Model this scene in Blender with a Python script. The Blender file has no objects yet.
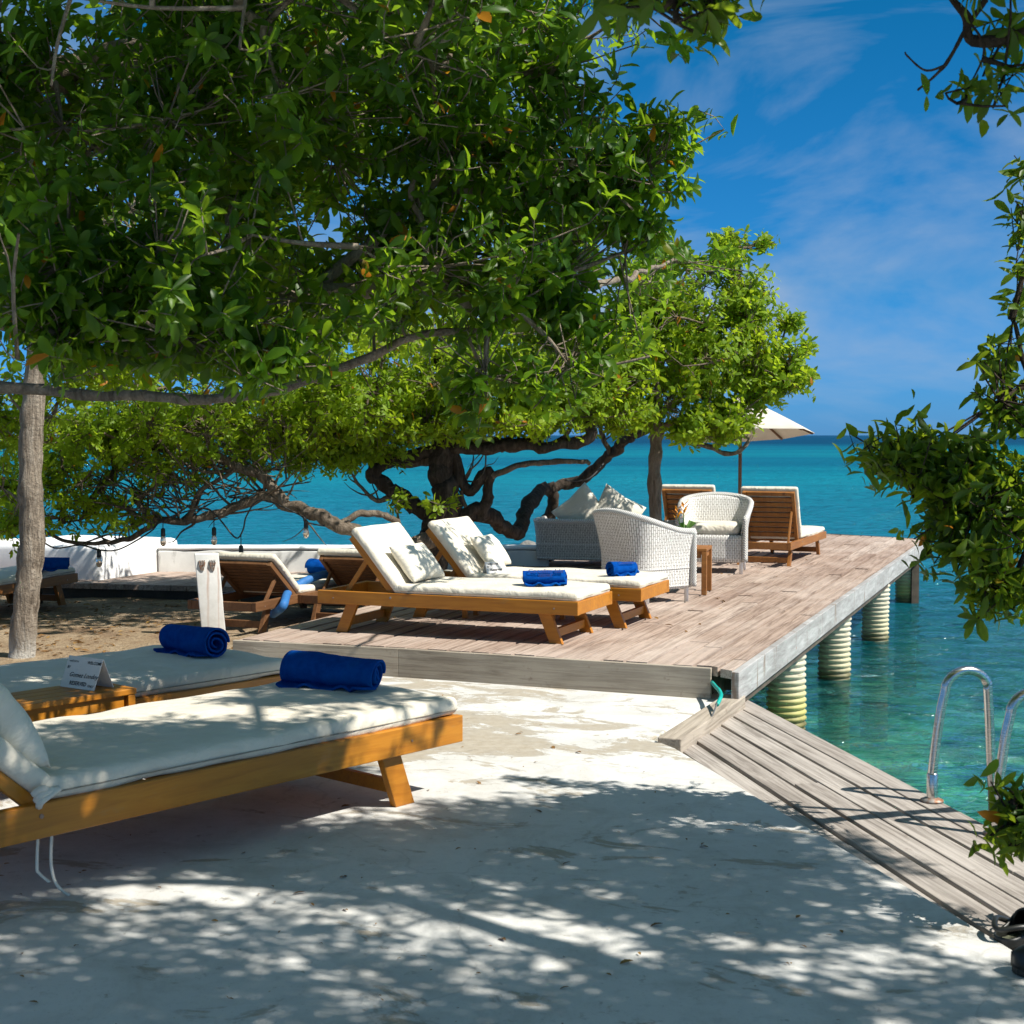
import bpy, bmesh, math, random
import numpy as np
from mathutils import Vector, Matrix, noise, Euler
random.seed(7); rng = np.random.default_rng(11)
R = math.radians; PI = math.pi
S = bpy.context.scene; COL = S.collection

# ------------------------------------------------------------------ camera, sky, sun, exposure
F = 1450.0; H = 1.5; PITCH = math.atan(77 / F)
cd = bpy.data.cameras.new('camera'); cam = bpy.data.objects.new('camera', cd); COL.objects.link(cam)
cam.location = (0, 0, H); cam.rotation_euler = (PI / 2 - PITCH, 0, 0)
cd.sensor_width = 36; cd.lens = F / 1024 * 36; cd.clip_start = 0.05; cd.clip_end = 20000
cd.dof.use_dof = True; cd.dof.focus_distance = 9.0; cd.dof.aperture_fstop = 10
S.camera = cam

SUN = Vector((0.75, -0.35, 1.0)).normalized()
sl = bpy.data.lights.new('sun', 'SUN'); sl.energy = 4.8; sl.angle = R(0.53); sl.color = (1, .95, .86)
so = bpy.data.objects.new('sun', sl); COL.objects.link(so)
so.rotation_euler = SUN.to_track_quat('Z', 'Y').to_euler(); so.location = (20, -10, 30)

W = bpy.data.worlds.new('World'); S.world = W; W.use_nodes = True
nt = W.node_tree; nt.nodes.clear()
def wn(t, **k):
    n = nt.nodes.new(t)
    for a, b in k.items(): setattr(n, a, b)
    return n
out = wn('ShaderNodeOutputWorld'); bg = wn('ShaderNodeBackground'); bg.inputs[1].default_value = 0.055
sky = wn('ShaderNodeTexSky', sky_type='NISHITA', sun_disc=False)
sky.sun_elevation = math.asin(SUN.z); sky.sun_rotation = math.atan2(SUN.x, SUN.y)
sky.dust_density = 0.2; sky.ozone_density = 3.5; sky.air_density = 1.0
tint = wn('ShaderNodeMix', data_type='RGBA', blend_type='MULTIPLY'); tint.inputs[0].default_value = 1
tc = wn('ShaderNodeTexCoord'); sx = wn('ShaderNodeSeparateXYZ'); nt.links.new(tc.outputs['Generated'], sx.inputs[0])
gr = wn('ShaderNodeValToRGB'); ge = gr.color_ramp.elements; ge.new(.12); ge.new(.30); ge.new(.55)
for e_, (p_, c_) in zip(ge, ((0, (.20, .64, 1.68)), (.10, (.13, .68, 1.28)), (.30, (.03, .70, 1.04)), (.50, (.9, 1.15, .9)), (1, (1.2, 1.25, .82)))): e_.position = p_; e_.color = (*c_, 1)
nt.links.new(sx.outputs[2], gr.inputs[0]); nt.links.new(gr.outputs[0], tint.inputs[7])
mp = wn('ShaderNodeMapping'); mp.inputs['Scale'].default_value = (2.1, 2.1, 6.5); mp.inputs['Rotation'].default_value = (0.15, .22, .3)
mp.inputs['Location'].default_value = (.35, .2, .1)
n1 = wn('ShaderNodeTexNoise'); n1.inputs['Scale'].default_value = 1.6; n1.inputs['Detail'].default_value = 7; n1.inputs['Roughness'].default_value = .55; n1.inputs['Distortion'].default_value = .7
cr = wn('ShaderNodeMapRange'); cr.inputs[1].default_value = .44; cr.inputs[2].default_value = .72; cr.inputs[3].default_value = 0; cr.inputs[4].default_value = .85
cm = wn('ShaderNodeMix', data_type='RGBA'); cm.inputs[7].default_value = (4.3, 5.6, 7.6, 1)
L = nt.links
L.new(tc.outputs['Generated'], mp.inputs[0]); L.new(mp.outputs[0], n1.inputs[0]); L.new(n1.outputs[0], cr.inputs[0])
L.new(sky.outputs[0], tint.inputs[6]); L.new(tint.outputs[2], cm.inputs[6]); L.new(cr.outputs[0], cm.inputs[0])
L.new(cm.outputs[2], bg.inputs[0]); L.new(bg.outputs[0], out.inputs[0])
S.view_settings.view_transform = 'Standard'; S.view_settings.look = 'None'; S.view_settings.exposure = 0.62; S.view_settings.gamma = 1.0

def P(px, py, z):            # a pixel's ray met with the level z
    u = (px - 512) / F; v = (512 - py) / F
    d = (u, math.cos(PITCH) + v * math.sin(PITCH), -math.sin(PITCH) + v * math.cos(PITCH))
    t = (z - H) / d[2]; return Vector((d[0] * t, d[1] * t, z))
def at(px, py, y):           # a pixel's ray at distance y
    u = (px - 512) / F; v = (512 - py) / F
    d = (u, math.cos(PITCH) + v * math.sin(PITCH), -math.sin(PITCH) + v * math.cos(PITCH))
    t = y / d[1]; return Vector((d[0] * t, y, H + d[2] * t))

# ------------------------------------------------------------------ materials
class Mat:
    def __init__(s, name):
        s.m = bpy.data.materials.new(name); s.m.use_nodes = True; s.t = s.m.node_tree; s.t.nodes.clear()
        s.out = s.n('ShaderNodeOutputMaterial')
    def n(s, t, **k):
        n = s.t.nodes.new(t)
        for a, b in k.items(): setattr(n, a, b)
        return n
    def l(s, a, b): s.t.links.new(a, b)
    def coord(s, kind='Object', scale=(1, 1, 1), rot=(0, 0, 0)):
        c = s.n('ShaderNodeTexCoord'); m = s.n('ShaderNodeMapping')
        m.inputs['Rotation'].default_value = rot; s.l(c.outputs[kind], m.inputs[0])
        if tuple(scale) == (1, 1, 1): return m.outputs[0]
        k = s.n('ShaderNodeMapping'); k.inputs['Scale'].default_value = scale; s.l(m.outputs[0], k.inputs[0]); return k.outputs[0]
    def noise(s, vec, scale, detail=4, rough=.55, dist=0):
        n = s.n('ShaderNodeTexNoise'); n.inputs['Scale'].default_value = scale; n.inputs['Detail'].default_value = detail
        n.inputs['Roughness'].default_value = rough; n.inputs['Distortion'].default_value = dist
        s.l(vec, n.inputs['Vector']); return n.outputs[0]
    def ramp(s, fac, stops):
        r = s.n('ShaderNodeValToRGB'); e = r.color_ramp.elements
        while len(e) < len(stops): e.new(.5)
        for i, (p, c) in enumerate(stops): e[i].position = p; e[i].color = (*c, 1) if len(c) == 3 else c
        s.l(fac, r.inputs[0]); return r.outputs[0]
    def rng(s, v, a, b, c, d, smooth=False):
        r = s.n('ShaderNodeMapRange');
        if smooth: r.interpolation_type = 'SMOOTHSTEP'
        for i, x in enumerate((a, b, c, d)): r.inputs[i + 1].default_value = x
        s.l(v, r.inputs[0]); return r.outputs[0]
    def mix(s, f, a, b, mode='MIX'):
        m = s.n('ShaderNodeMix', data_type='RGBA', blend_type=mode)
        for i, v in ((0, f), (6, a), (7, b)):
            if hasattr(v, 'is_output'): s.l(v, m.inputs[i])
            else: m.inputs[i].default_value = v if i == 0 else (*v, 1)
        return m.outputs[2]
    def math(s, op, a, b=None):
        m = s.n('ShaderNodeMath', operation=op)
        for i, v in ((0, a), (1, b)):
            if v is None: continue
            if hasattr(v, 'is_output'): s.l(v, m.inputs[i])
            else: m.inputs[i].default_value = v
        return m.outputs[0]
    def attr(s, name):
        a = s.n('ShaderNodeAttribute', attribute_name=name); return a
    def bump(s, h, strength=.3, dist=.01, nrm=None):
        b = s.n('ShaderNodeBump'); b.inputs['Strength'].default_value = strength; b.inputs['Distance'].default_value = dist
        s.l(h, b.inputs['Height'])
        if nrm: s.l(nrm, b.inputs['Normal'])
        return b.outputs[0]
    def pbr(s, col, rough=.5, metal=0, spec=.5, nrm=None, **k):
        p = s.n('ShaderNodeBsdfPrincipled')
        for key, v in (('Base Color', col), ('Roughness', rough), ('Metallic', metal), ('Specular IOR Level', spec)):
            if hasattr(v, 'is_output'): s.l(v, p.inputs[key])
            else: p.inputs[key].default_value = (*v, 1) if key == 'Base Color' else v
        for key, v in k.items(): p.inputs[key.replace('_', ' ')].default_value = v
        if nrm: s.l(nrm, p.inputs['Normal'])
        return p.outputs[0]
    def done(s, sh): s.l(sh, s.out.inputs[0]); return s.m

MT = {}
def m_teak(name, a, b, c, rough=.38, grain=(2.2, 26, 26)):
    m = Mat(name); v = m.coord('Object', grain); g = m.noise(v, 1.6, 6, .6, .6)
    col = m.ramp(g, [(.25, a), (.52, b), (.8, c)])
    big = m.noise(m.coord('Object', (1, 3, 3)), 2.0, 2)
    col = m.mix(m.rng(big, .3, .7, 0, .55), col, a); gy = m.noise(m.coord('Object', (2, 5, 5)), 2.6, 7, .7); col = m.mix(m.rng(gy, .58, .72, 0, .4), col, (.30, .20, .10))
    kn = m.noise(m.coord('Object', (3, 9, 9)), 1.7, 1); kf = m.rng(kn, .72, .8, 0, .8)
    col = m.mix(kf, col, (a[0] * .45, a[1] * .4, a[2] * .4))
    return m.done(m.pbr(col, m.rng(g, 0, 1, rough - .08, rough + .12), spec=.45, nrm=m.bump(g, .25, .002)))
MT['teak'] = m_teak('honey_teak', (.33, .115, .010), (.50, .195, .014), (.60, .265, .026))
MT['teak2'] = m_teak('brown_teak', (.20, .075, .016), (.33, .13, .026), (.42, .18, .040), .5)
MT['teakd'] = m_teak('dark_teak', (.10, .045, .018), (.17, .075, .028), (.23, .11, .045), .55)

def m_fabric(name, c, c2, scale=260):
    m = Mat(name); v = m.coord('Object'); w = m.noise(v, scale, 2, .5); b = m.noise(v, 5, 4, .6); f = m.noise(v, 14, 3, .55, .6)
    col = m.mix(m.rng(b, .35, .7, 0, 1), c, c2)
    st = m.noise(m.coord('Object', (1, 1, 1), (.3, .2, .9)), 2.3, 5, .65); col = m.mix(m.rng(st, .62, .72, 0, .22), col, (c2[0] * .7, c2[1] * .66, c2[2] * .58))
    w2 = m.noise(m.coord('Object', (1, 2.2, 1), (0, 0, .5)), 3.2, 4, .6, 1.2); n = m.bump(f, .4, .014); n = m.bump(w2, .45, .05, n); n = m.bump(w, .18, .002, n)
    return m.done(m.pbr(col, .85, spec=.15, nrm=n, Sheen_Weight=.15))
MT['canvas'] = m_fabric('cream_canvas', (.73, .68, .57), (.66, .60, .49))
MT['pillow'] = m_fabric('pillow_canvas', (.76, .72, .61), (.70, .65, .54))
MT['seam'] = m_fabric('seam_thread', (.34, .31, .25), (.26, .23, .18))
MT['rope'] = m_fabric('cotton_tie', (.72, .68, .6), (.62, .58, .5))
def m_towel():
    m = Mat('blue_terry'); v = m.coord('Object'); a = m.noise(v, 420, 2, .6); b = m.noise(v, 30, 3)
    b2 = m.noise(v, 6, 4, .6); col = m.mix(m.rng(b, .3, .7, 0, 1), (.001, .055, .30), (.002, .085, .42)); col = m.mix(m.rng(b2, .5, .7, 0, .5), col, (.006, .12, .46))
    return m.done(m.pbr(col, .95, spec=.05, nrm=m.bump(m.math('ADD', a, b), 1.0, .006)))
MT['towel'] = m_towel()
m = Mat('embroidery'); MT['thread'] = m.done(m.pbr((.003, .018, .13), .8))

def m_terrace():
    m = Mat('painted_concrete'); v = m.coord('Object')
    big = m.noise(v, .55, 5, .62, .3)
    st = m.noise(m.coord('Object', (1.0, 1.7, 1), (0, 0, R(18))), 2.0, 10, .70, .9)
    fine = m.noise(v, 22, 6, .65); micro = m.noise(v, 130, 3, .6)
    # where the paint has worn to bare cement: more of it in the strip beside the raised deck
    g = m.n('ShaderNodeSeparateXYZ'); tcn = m.n('ShaderNodeTexCoord'); m.l(tcn.outputs['Object'], g.inputs[0])
    wear = m.math('MULTIPLY', m.rng(g.outputs[1], 6.2, 7.2, 0, 1, True), m.rng(g.outputs[1], 7.6, 8.3, 1, .35, True))
    wear = m.math('MULTIPLY', wear, m.rng(g.outputs[0], -.6, .5, 1, .35, True))
    s = m.math('ADD', m.math('ADD', m.math('MULTIPLY', st, .75), m.math('MULTIPLY', big, .35)), m.math('MULTIPLY', wear, .20))
    s = m.math('ADD', s, m.math('MULTIPLY', fine, .10))
    f = m.rng(s, .665, .70, 0, 1)
    paint = m.mix(m.rng(big, .3, .7, 0, 1), (.70, .695, .67), (.55, .55, .53))
    paint = m.mix(m.rng(fine, .55, .78, 0, .55), paint, (.45, .44, .41))
    bare = m.mix(m.rng(fine, .35, .7, 0, 1), (.36, .31, .24), (.46, .42, .35))
    col = m.mix(f, paint, bare)
    sp = m.noise(v, 9, 8, .75, .2); col = m.mix(m.rng(sp, .60, .68, 0, .75), col, (.22, .20, .17)); dr = m.noise(v, 3.4, 9, .72, .6); col = m.mix(m.rng(dr, .46, .66, 0, .42), col, (.36, .34, .30)); gt = m.noise(v, 75, 4, .7); col = m.mix(m.rng(gt, .60, .70, 0, .5), col, (.30, .28, .24))
    vo = m.n('ShaderNodeTexVoronoi', feature='DISTANCE_TO_EDGE'); vo.inputs['Scale'].default_value = .8
    wv = m.n('ShaderNodeTexNoise'); wv.inputs['Scale'].default_value = 2.5; wv.inputs['Detail'].default_value = 5; m.l(v, wv.inputs[0])
    add = m.n('ShaderNodeMix', data_type='VECTOR'); add.inputs[0].default_value = .25; m.l(v, add.inputs[4]); m.l(wv.outputs[1], add.inputs[5]); m.l(add.outputs[1], vo.inputs['Vector'])
    col = m.mix(m.rng(vo.outputs[0], .0, .004, .22, 0), col, (.2, .19, .17))
    h = m.math('ADD', m.math('MULTIPLY', f, -.5), m.math('MULTIPLY', fine, .5))
    n = m.bump(h, .5, .008); n = m.bump(micro, .35, .003, n)
    return m.done(m.pbr(col, m.rng(fine, .3, .7, .55, .8), spec=.3, nrm=n))
MT['terrace'] = m_terrace()
def m_cement(name, a, b, s=6, stain=None):
    m = Mat(name); v = m.coord('Object'); x = m.noise(v, s, 8, .65, .2); y = m.noise(v, 60, 4)
    col = m.ramp(x, [(.3, a), (.7, b)])
    if stain:
        z = m.noise(m.coord('Object', (1, 1, .6)), 3.2, 8, .7, .4); col = m.mix(m.rng(z, .56, .66, 0, .85), col, stain)
    return m.done(m.pbr(col, .85, spec=.2, nrm=m.bump(m.math('ADD', x, m.math('MULTIPLY', y, .4)), .4, .006)))
MT['white_wall'] = m_cement('old_white_paint', (.74, .74, .72), (.62, .62, .6), 5, (.30, .29, .27))
MT['white_block'] = m_cement('clean_white_plaster', (.84, .84, .84), (.78, .78, .78), 3)
MT['kerb_dark'] = m_cement('dark_kerb', (.04, .037, .033), (.08, .07, .06))
def m_sand():
    m = Mat('dirt_and_sand'); v = m.coord('Object'); a = m.noise(v, 2.2, 8, .65); b = m.noise(v, 45, 6, .7); c = m.noise(v, 9, 6, .7)
    col = m.ramp(a, [(.3, (.20, .13, .08)), (.5, (.34, .25, .16)), (.7, (.46, .37, .26))])
    col = m.mix(m.rng(b, .5, .62, 0, .7), col, (.12, .075, .045)); col = m.mix(m.rng(c, .6, .7, 0, .5), col, (.26, .13, .05))
    return m.done(m.pbr(col, .95, spec=.1, nrm=m.bump(m.math('ADD', b, c), .8, .03)))
MT['sand'] = m_sand()
def m_boards(name, ang, a, b, c, light=.5):
    m = Mat(name); t = m.attr('tint')
    v = m.coord('Object', (34, 1.3, 34), (0, 0, ang))
    off = m.n('ShaderNodeVectorMath', operation='ADD'); sc = m.n('ShaderNodeVectorMath', operation='SCALE'); sc.inputs['Scale'].default_value = 37
    m.l(t.outputs['Color'], sc.inputs[0]); m.l(v, off.inputs[0]); m.l(sc.outputs[0], off.inputs[1])
    g = m.noise(off.outputs[0], 1.3, 7, .66, .8); big = m.noise(m.coord('Object'), 1.4, 6, .6)
    sm = m.noise(m.coord('Object'), 14, 6, .7)
    col = m.ramp(t.outputs['Fac'], [(0, a), (.5, b), (1, c)])
    col = m.mix(m.rng(g, .42, .62, 0, .75), col, (a[0] * .5, a[1] * .48, a[2] * .47))
    col = m.mix(m.rng(big, .45, .7, 0, light), col, (c[0] * 1.05, c[1] * 1.06, c[2] * 1.08))
    col = m.mix(m.rng(sm, .62, .72, 0, .6), col, (a[0] * .5, a[1] * .42, a[2] * .38))
    n = m.bump(g, .6, .006); n = m.bump(sm, .2, .004, n)
    return m.done(m.pbr(col, .82, spec=.2, nrm=n))
UA = math.atan2(.36, .933)     # board direction of the deck, from +y towards +x
MT['deck'] = m_boards('red_weathered_boards', UA, (.30, .21, .165), (.42, .32, .26), (.55, .46, .395), .5)
MT['walk'] = m_boards('grey_weathered_boards', -R(11.5), (.30, .265, .235), (.40, .36, .325), (.51, .47, .43), .35)
MT['fascia'] = m_boards('pale_front_board', -R(69), (.40, .345, .275), (.46, .40, .32), (.52, .46, .375), .4)
MT['beam'] = m_boards('pale_weathered_beam', UA, (.38, .33, .27), (.44, .38, .31), (.52, .46, .39), .4)
def m_silver():
    m = Mat('silvered_fascia'); v = m.coord('Object'); g = m.noise(m.coord('Object', (1, .8, 7), (0, 0, UA)), 3, 8, .7, .5); s = m.noise(m.coord('Object', (5, 5, .9)), 2.2, 6, .65)
    col = m.ramp(g, [(.3, (.24, .23, .22)), (.5, (.36, .355, .35)), (.7, (.52, .515, .51))])
    col = m.mix(m.rng(s, .58, .66, 0, .8), col, (.20, .14, .10)); r = m.noise(v, 4.5, 5, .6); col = m.mix(m.rng(r, .70, .74, 0, .9), col, (.30, .10, .04))
    return m.done(m.pbr(col, .8, spec=.2, nrm=m.bump(g, .5, .008)))
MT['silver'] = m_silver()
m = Mat('dark_timber'); x = m.noise(m.coord('Object'), 8, 6); MT['under'] = m.done(m.pbr(m.ramp(x, [(.3, (.05, .04, .03)), (.7, (.12, .095, .07))]), .9))
def m_pile(name, alg):
    m = Mat(name); s = m.n('ShaderNodeSeparateXYZ'); c = m.n('ShaderNodeTexCoord'); m.l(c.outputs['Object'], s.inputs[0])
    n = m.noise(m.coord('Object'), 7, 6, .65); n2 = m.noise(m.coord('Object', (1, 1, 5)), 6, 5, .6)
    col = m.mix(m.rng(n, .3, .7, 0, 1), (.62, .57, .44), (.50, .45, .33))
    z = m.math('ADD', s.outputs[2], m.math('MULTIPLY', n, .22))
    col = m.mix(m.rng(z, -.36, -.05, alg, 0, True), col, (.42, .38, .045))
    col = m.mix(m.rng(n2, .60, .70, 0, .55), col, (.16, .14, .08)); col = m.mix(m.rng(z, -.47, -.36, .9, 0, True), col, (.10, .09, .035))
    return m.done(m.pbr(col, .55, spec=.4, nrm=m.bump(n, .3, .005)))
MT['pile'] = m_pile('ribbed_pile', .25); MT['pile_algae'] = m_pile('algae_covered_pile', .7)
def m_wicker(name, ca, cb, cg):
    m = Mat(name); uv = m.n('ShaderNodeTexCoord'); mp = m.n('ShaderNodeMapping'); mp.inputs['Rotation'].default_value = (0, 0, PI / 2)
    m.l(uv.outputs['UV'], mp.inputs[0])
    b = m.n('ShaderNodeTexBrick'); b.offset = .5; b.inputs['Scale'].default_value = 1; b.inputs['Mortar Size'].default_value = .0022
    b.inputs['Mortar Smooth'].default_value = .6; b.inputs['Brick Width'].default_value = .048; b.inputs['Row Height'].default_value = .0175
    wz = m.n('ShaderNodeTexNoise'); wz.inputs['Scale'].default_value = 22; wz.inputs['Detail'].default_value = 3; m.l(mp.outputs[0], wz.inputs[0]); ws = m.n('ShaderNodeVectorMath', operation='SCALE'); ws.inputs['Scale'].default_value = .012; m.l(wz.outputs[1], ws.inputs[0]); wa = m.n('ShaderNodeVectorMath', operation='ADD'); m.l(mp.outputs[0], wa.inputs[0]); m.l(ws.outputs[0], wa.inputs[1])
    m.l(wa.outputs[0], b.inputs['Vector']); n = m.noise(m.coord('Object'), 30, 4); n2 = m.noise(m.coord('Object'), 5, 4)
    col = m.mix(m.rng(n, .35, .7, 0, 1), ca, cb); col = m.mix(m.rng(n2, .62, .75, 0, .3), col, (.56, .52, .46))
    col = m.mix(b.outputs['Fac'], col, cg); h = m.math('SUBTRACT', m.math('MULTIPLY', n, .25), b.outputs['Fac'])
    return m.done(m.pbr(col, .6, spec=.3, nrm=m.bump(h, 1.0, .012)))
MT['wicker'] = m_wicker('white_wicker', (.86, .85, .82), (.74, .72, .68), (.25, .22, .19)); MT['wicker_shaded'] = m_wicker('shaded_wicker', (.68, .66, .62), (.50, .48, .44), (.10, .09, .08))  # second one: darker copy of the white wicker, tree shade put into its colour
def m_braid():
    m = Mat('white_braid'); w = m.n('ShaderNodeTexWave', wave_type='BANDS', bands_direction='DIAGONAL'); w.inputs['Scale'].default_value = 28; w.inputs['Distortion'].default_value = 1.2
    m.l(m.coord('Object'), w.inputs[0]); col = m.mix(m.rng(w.outputs[1], .1, .5, .75, 0), (.84, .83, .80), (.42, .40, .37))
    return m.done(m.pbr(col, .6, spec=.3, nrm=m.bump(w.outputs[1], .9, .01)))
MT['braid'] = m_braid()
def m_bark(name, a, b, c, white=None, sc=(9, 9, 2.2)):
    m = Mat(name); v = m.coord('Object', sc); g = m.noise(v, 2.2, 8, .7, .8); n = m.noise(m.coord('Object'), 5, 5, .6); f = m.noise(m.coord('Object'), 40, 5, .7)
    col = m.ramp(g, [(.3, a), (.5, b), (.72, c)]); col = m.mix(m.rng(n, .55, .7, 0, .6), col, c)
    if white is not None:
        s = m.n('ShaderNodeSeparateXYZ'); cc = m.n('ShaderNodeTexCoord'); m.l(cc.outputs['Object'], s.inputs[0])
        z = m.math('ADD', s.outputs[2], m.math('MULTIPLY', g, .5)); col = m.mix(m.rng(z, white + .12, white + .38, .85, 0, True), col, (.62, .60, .55))
    return m.done(m.pbr(col, .9, spec=.15, nrm=m.bump(m.math('ADD', m.math('ADD', g, m.math('MULTIPLY', n, .8)), m.math('MULTIPLY', f, .35)), 1.0, .035)))
MT['bark_pale'] = m_bark('pale_bark', (.09, .07, .052), (.27, .22, .17), (.44, .38, .31), .10, (16, 16, 1.8))
MT['bark'] = m_bark('brown_bark', (.13, .10, .078), (.27, .22, .17), (.45, .39, .32))
MT['bark_dark'] = m_bark('dark_bark', (.022, .017, .013), (.055, .042, .032), (.13, .10, .078))
MT['bark_mid'] = m_bark('weathered_bark', (.06, .048, .036), (.16, .125, .093), (.30, .245, .19))
MT['bark_grey'] = m_bark('grey_brown_bark', (.09, .07, .052), (.20, .155, .115), (.33, .27, .21))
def m_leaf(name, a, b, c, tr, trans=.42, rough=.36):
    m = Mat(name); t = m.attr('tint'); sep = m.n('ShaderNodeSeparateColor'); m.l(t.outputs['Color'], sep.inputs[0])
    col = m.ramp(sep.outputs[0], [(0, a), (.55, b), (1, c)])
    tcol = m.ramp(sep.outputs[0], [(0, tuple(x * .6 for x in tr)), (1, tr)])
    yl = m.rng(sep.outputs[1], .990, .994, 0, 1); col = m.mix(yl, col, (.42, .17, .015)); tcol = m.mix(yl, tcol, (.6, .24, .02))
    g = m.pbr(col, rough, spec=.28); tb = m.n('ShaderNodeBsdfTranslucent'); m.l(tcol, tb.inputs[0])
    mx = m.n('ShaderNodeMixShader'); mx.inputs[0].default_value = trans; m.l(g, mx.inputs[1]); m.l(tb.outputs[0], mx.inputs[2])
    return m.done(mx.outputs[0])
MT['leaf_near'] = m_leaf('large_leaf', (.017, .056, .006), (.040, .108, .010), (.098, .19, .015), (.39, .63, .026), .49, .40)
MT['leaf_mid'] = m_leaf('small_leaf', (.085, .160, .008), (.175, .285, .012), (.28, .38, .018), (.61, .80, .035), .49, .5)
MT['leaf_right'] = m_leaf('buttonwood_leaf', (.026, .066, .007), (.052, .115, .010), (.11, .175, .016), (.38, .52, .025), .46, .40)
MT['leaf_dry'] = m_leaf('dry_leaf', (.14, .075, .03), (.24, .13, .045), (.40, .24, .06), (.4, .2, .05), .15, .7)
m = Mat('brushed_steel'); x = m.noise(m.coord('Object', (4, 4, 40)), 6, 4); MT['steel'] = m.done(m.pbr(m.ramp(x, [(.3, (.55, .53, .50)), (.7, (.72, .70, .67))]), m.rng(x, .3, .7, .14, .3), 1.0))
m = Mat('rusty_steel'); x = m.noise(m.coord('Object'), 40, 5); MT['rusty'] = m.done(m.pbr(m.ramp(x, [(.4, (.34, .33, .31)), (.65, (.28, .12, .05))]), .6, .5))
m = Mat('black_rubber'); x = m.noise(m.coord('Object'), 50, 3); MT['rubber'] = m.done(m.pbr(m.ramp(x, [(.3, (.012, .013, .012)), (.7, (.022, .024, .021))]), .42, spec=.5))
m = Mat('worn_insole'); x = m.noise(m.coord('Object'), 30, 3); MT['insole'] = m.done(m.pbr(m.ramp(x, [(.42, (.03, .032, .022)), (.6, (.26, .28, .18))]), .8))
m = Mat('teal_hose'); x = m.noise(m.coord('Object'), 30, 2); MT['teal'] = m.done(m.pbr(m.ramp(x, [(.3, (.0, .30, .26)), (.7, (.0, .40, .34))]), .4))
m = Mat('blue_noodle'); x = m.noise(m.coord('Object'), 30, 2); MT['noodle'] = m.done(m.pbr(m.ramp(x, [(.3, (.015, .12, .36)), (.7, (.025, .16, .44))]), .7))
m = Mat('grey_cable'); x = m.noise(m.coord('Object'), 60, 2); MT['cable'] = m.done(m.pbr(m.ramp(x, [(.3, (.07, .075, .08)), (.7, (.12, .125, .13))]), .6))
m = Mat('black_cable'); x = m.noise(m.coord('Object'), 60, 2); MT['black'] = m.done(m.pbr(m.ramp(x, [(.3, (.012, .012, .012)), (.7, (.025, .025, .025))]), .5))
m = Mat('bulb_glass'); x = m.noise(m.coord('Object'), 9, 2); MT['bulb'] = m.done(m.pbr(m.ramp(x, [(.3, (.85, .62, .42)), (.7, (.95, .82, .68))]), .05, spec=.6, Transmission_Weight=.75))
def m_post():
    m = Mat('white_post_paint'); v = m.coord('Object'); s = m.n('ShaderNodeSeparateXYZ'); c = m.n('ShaderNodeTexCoord'); m.l(c.outputs['Object'], s.inputs[0])
    n = m.noise(v, 12, 6, .65); n2 = m.noise(m.coord('Object', (1, 1, .25)), 40, 4); col = m.ramp(n, [(.3, (.62, .62, .59)), (.65, (.74, .74, .72))])
    for x0, w, top in ((-.040, .010, .52), (.036, .007, .52)):
        d = m.math('ABSOLUTE', m.math('ADD', m.math('SUBTRACT', s.outputs[0], x0), m.math('MULTIPLY', m.math('SUBTRACT', n2, .5), .02)))
        f = m.math('MULTIPLY', m.rng(d, w * .1, w * 1.3, .5, 0), m.math('MULTIPLY', m.rng(s.outputs[2], .02, .45, .35, 1), m.rng(s.outputs[2], .50, .52, 1, 0)))
        col = m.mix(f, col, (.38, .13, .03))
    return m.done(m.pbr(col, .7, spec=.25, nrm=m.bump(n, .3, .006)))
MT['post'] = m_post()
m = Mat('parasol_cloth'); x = m.noise(m.coord('Object'), 6, 4)
g = m.pbr(m.ramp(x, [(.3, (.78, .74, .66)), (.7, (.70, .66, .58))]), .85, spec=.1); tb = m.n('ShaderNodeBsdfTranslucent'); tb.inputs[0].default_value = (.55, .45, .33, 1)
mx = m.n('ShaderNodeMixShader'); mx.inputs[0].default_value = .3; m.l(g, mx.inputs[1]); m.l(tb.outputs[0], mx.inputs[2]); MT['parasol'] = m.done(mx.outputs[0])
m = Mat('card_stock'); x = m.noise(m.coord('Object'), 8, 3); MT['card'] = m.done(m.pbr(m.ramp(x, [(.3, (.72, .70, .66)), (.7, (.80, .78, .75))]), .7))
m = Mat('card_print'); x = m.noise(m.coord('Object'), 8, 3); MT['ink'] = m.done(m.pbr(m.ramp(x, [(.3, (.01, .01, .012)), (.7, (.03, .03, .035))]), .6))
m = Mat('clay_vase'); x = m.noise(m.coord('Object'), 25, 4); MT['clay'] = m.done(m.pbr(m.ramp(x, [(.3, (.10, .05, .025)), (.7, (.20, .10, .05))]), .5))
m = Mat('orange_petal'); x = m.noise(m.coord('Object'), 25, 2); MT['petal'] = m.done(m.pbr(m.ramp(x, [(.3, (.70, .22, .01)), (.7, (.80, .38, .02))]), .5))
m = Mat('green_stem'); x = m.noise(m.coord('Object'), 25, 2); MT['stem'] = m.done(m.pbr(m.ramp(x, [(.3, (.05, .14, .015)), (.7, (.10, .22, .03))]), .5))
m = Mat('grey_rock'); x = m.noise(m.coord('Object'), 9, 7, .7); MT['rock'] = m.done(m.pbr(m.ramp(x, [(.3, (.10, .10, .10)), (.7, (.30, .29, .27))]), .85, nrm=m.bump(x, .8, .03)))

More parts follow.
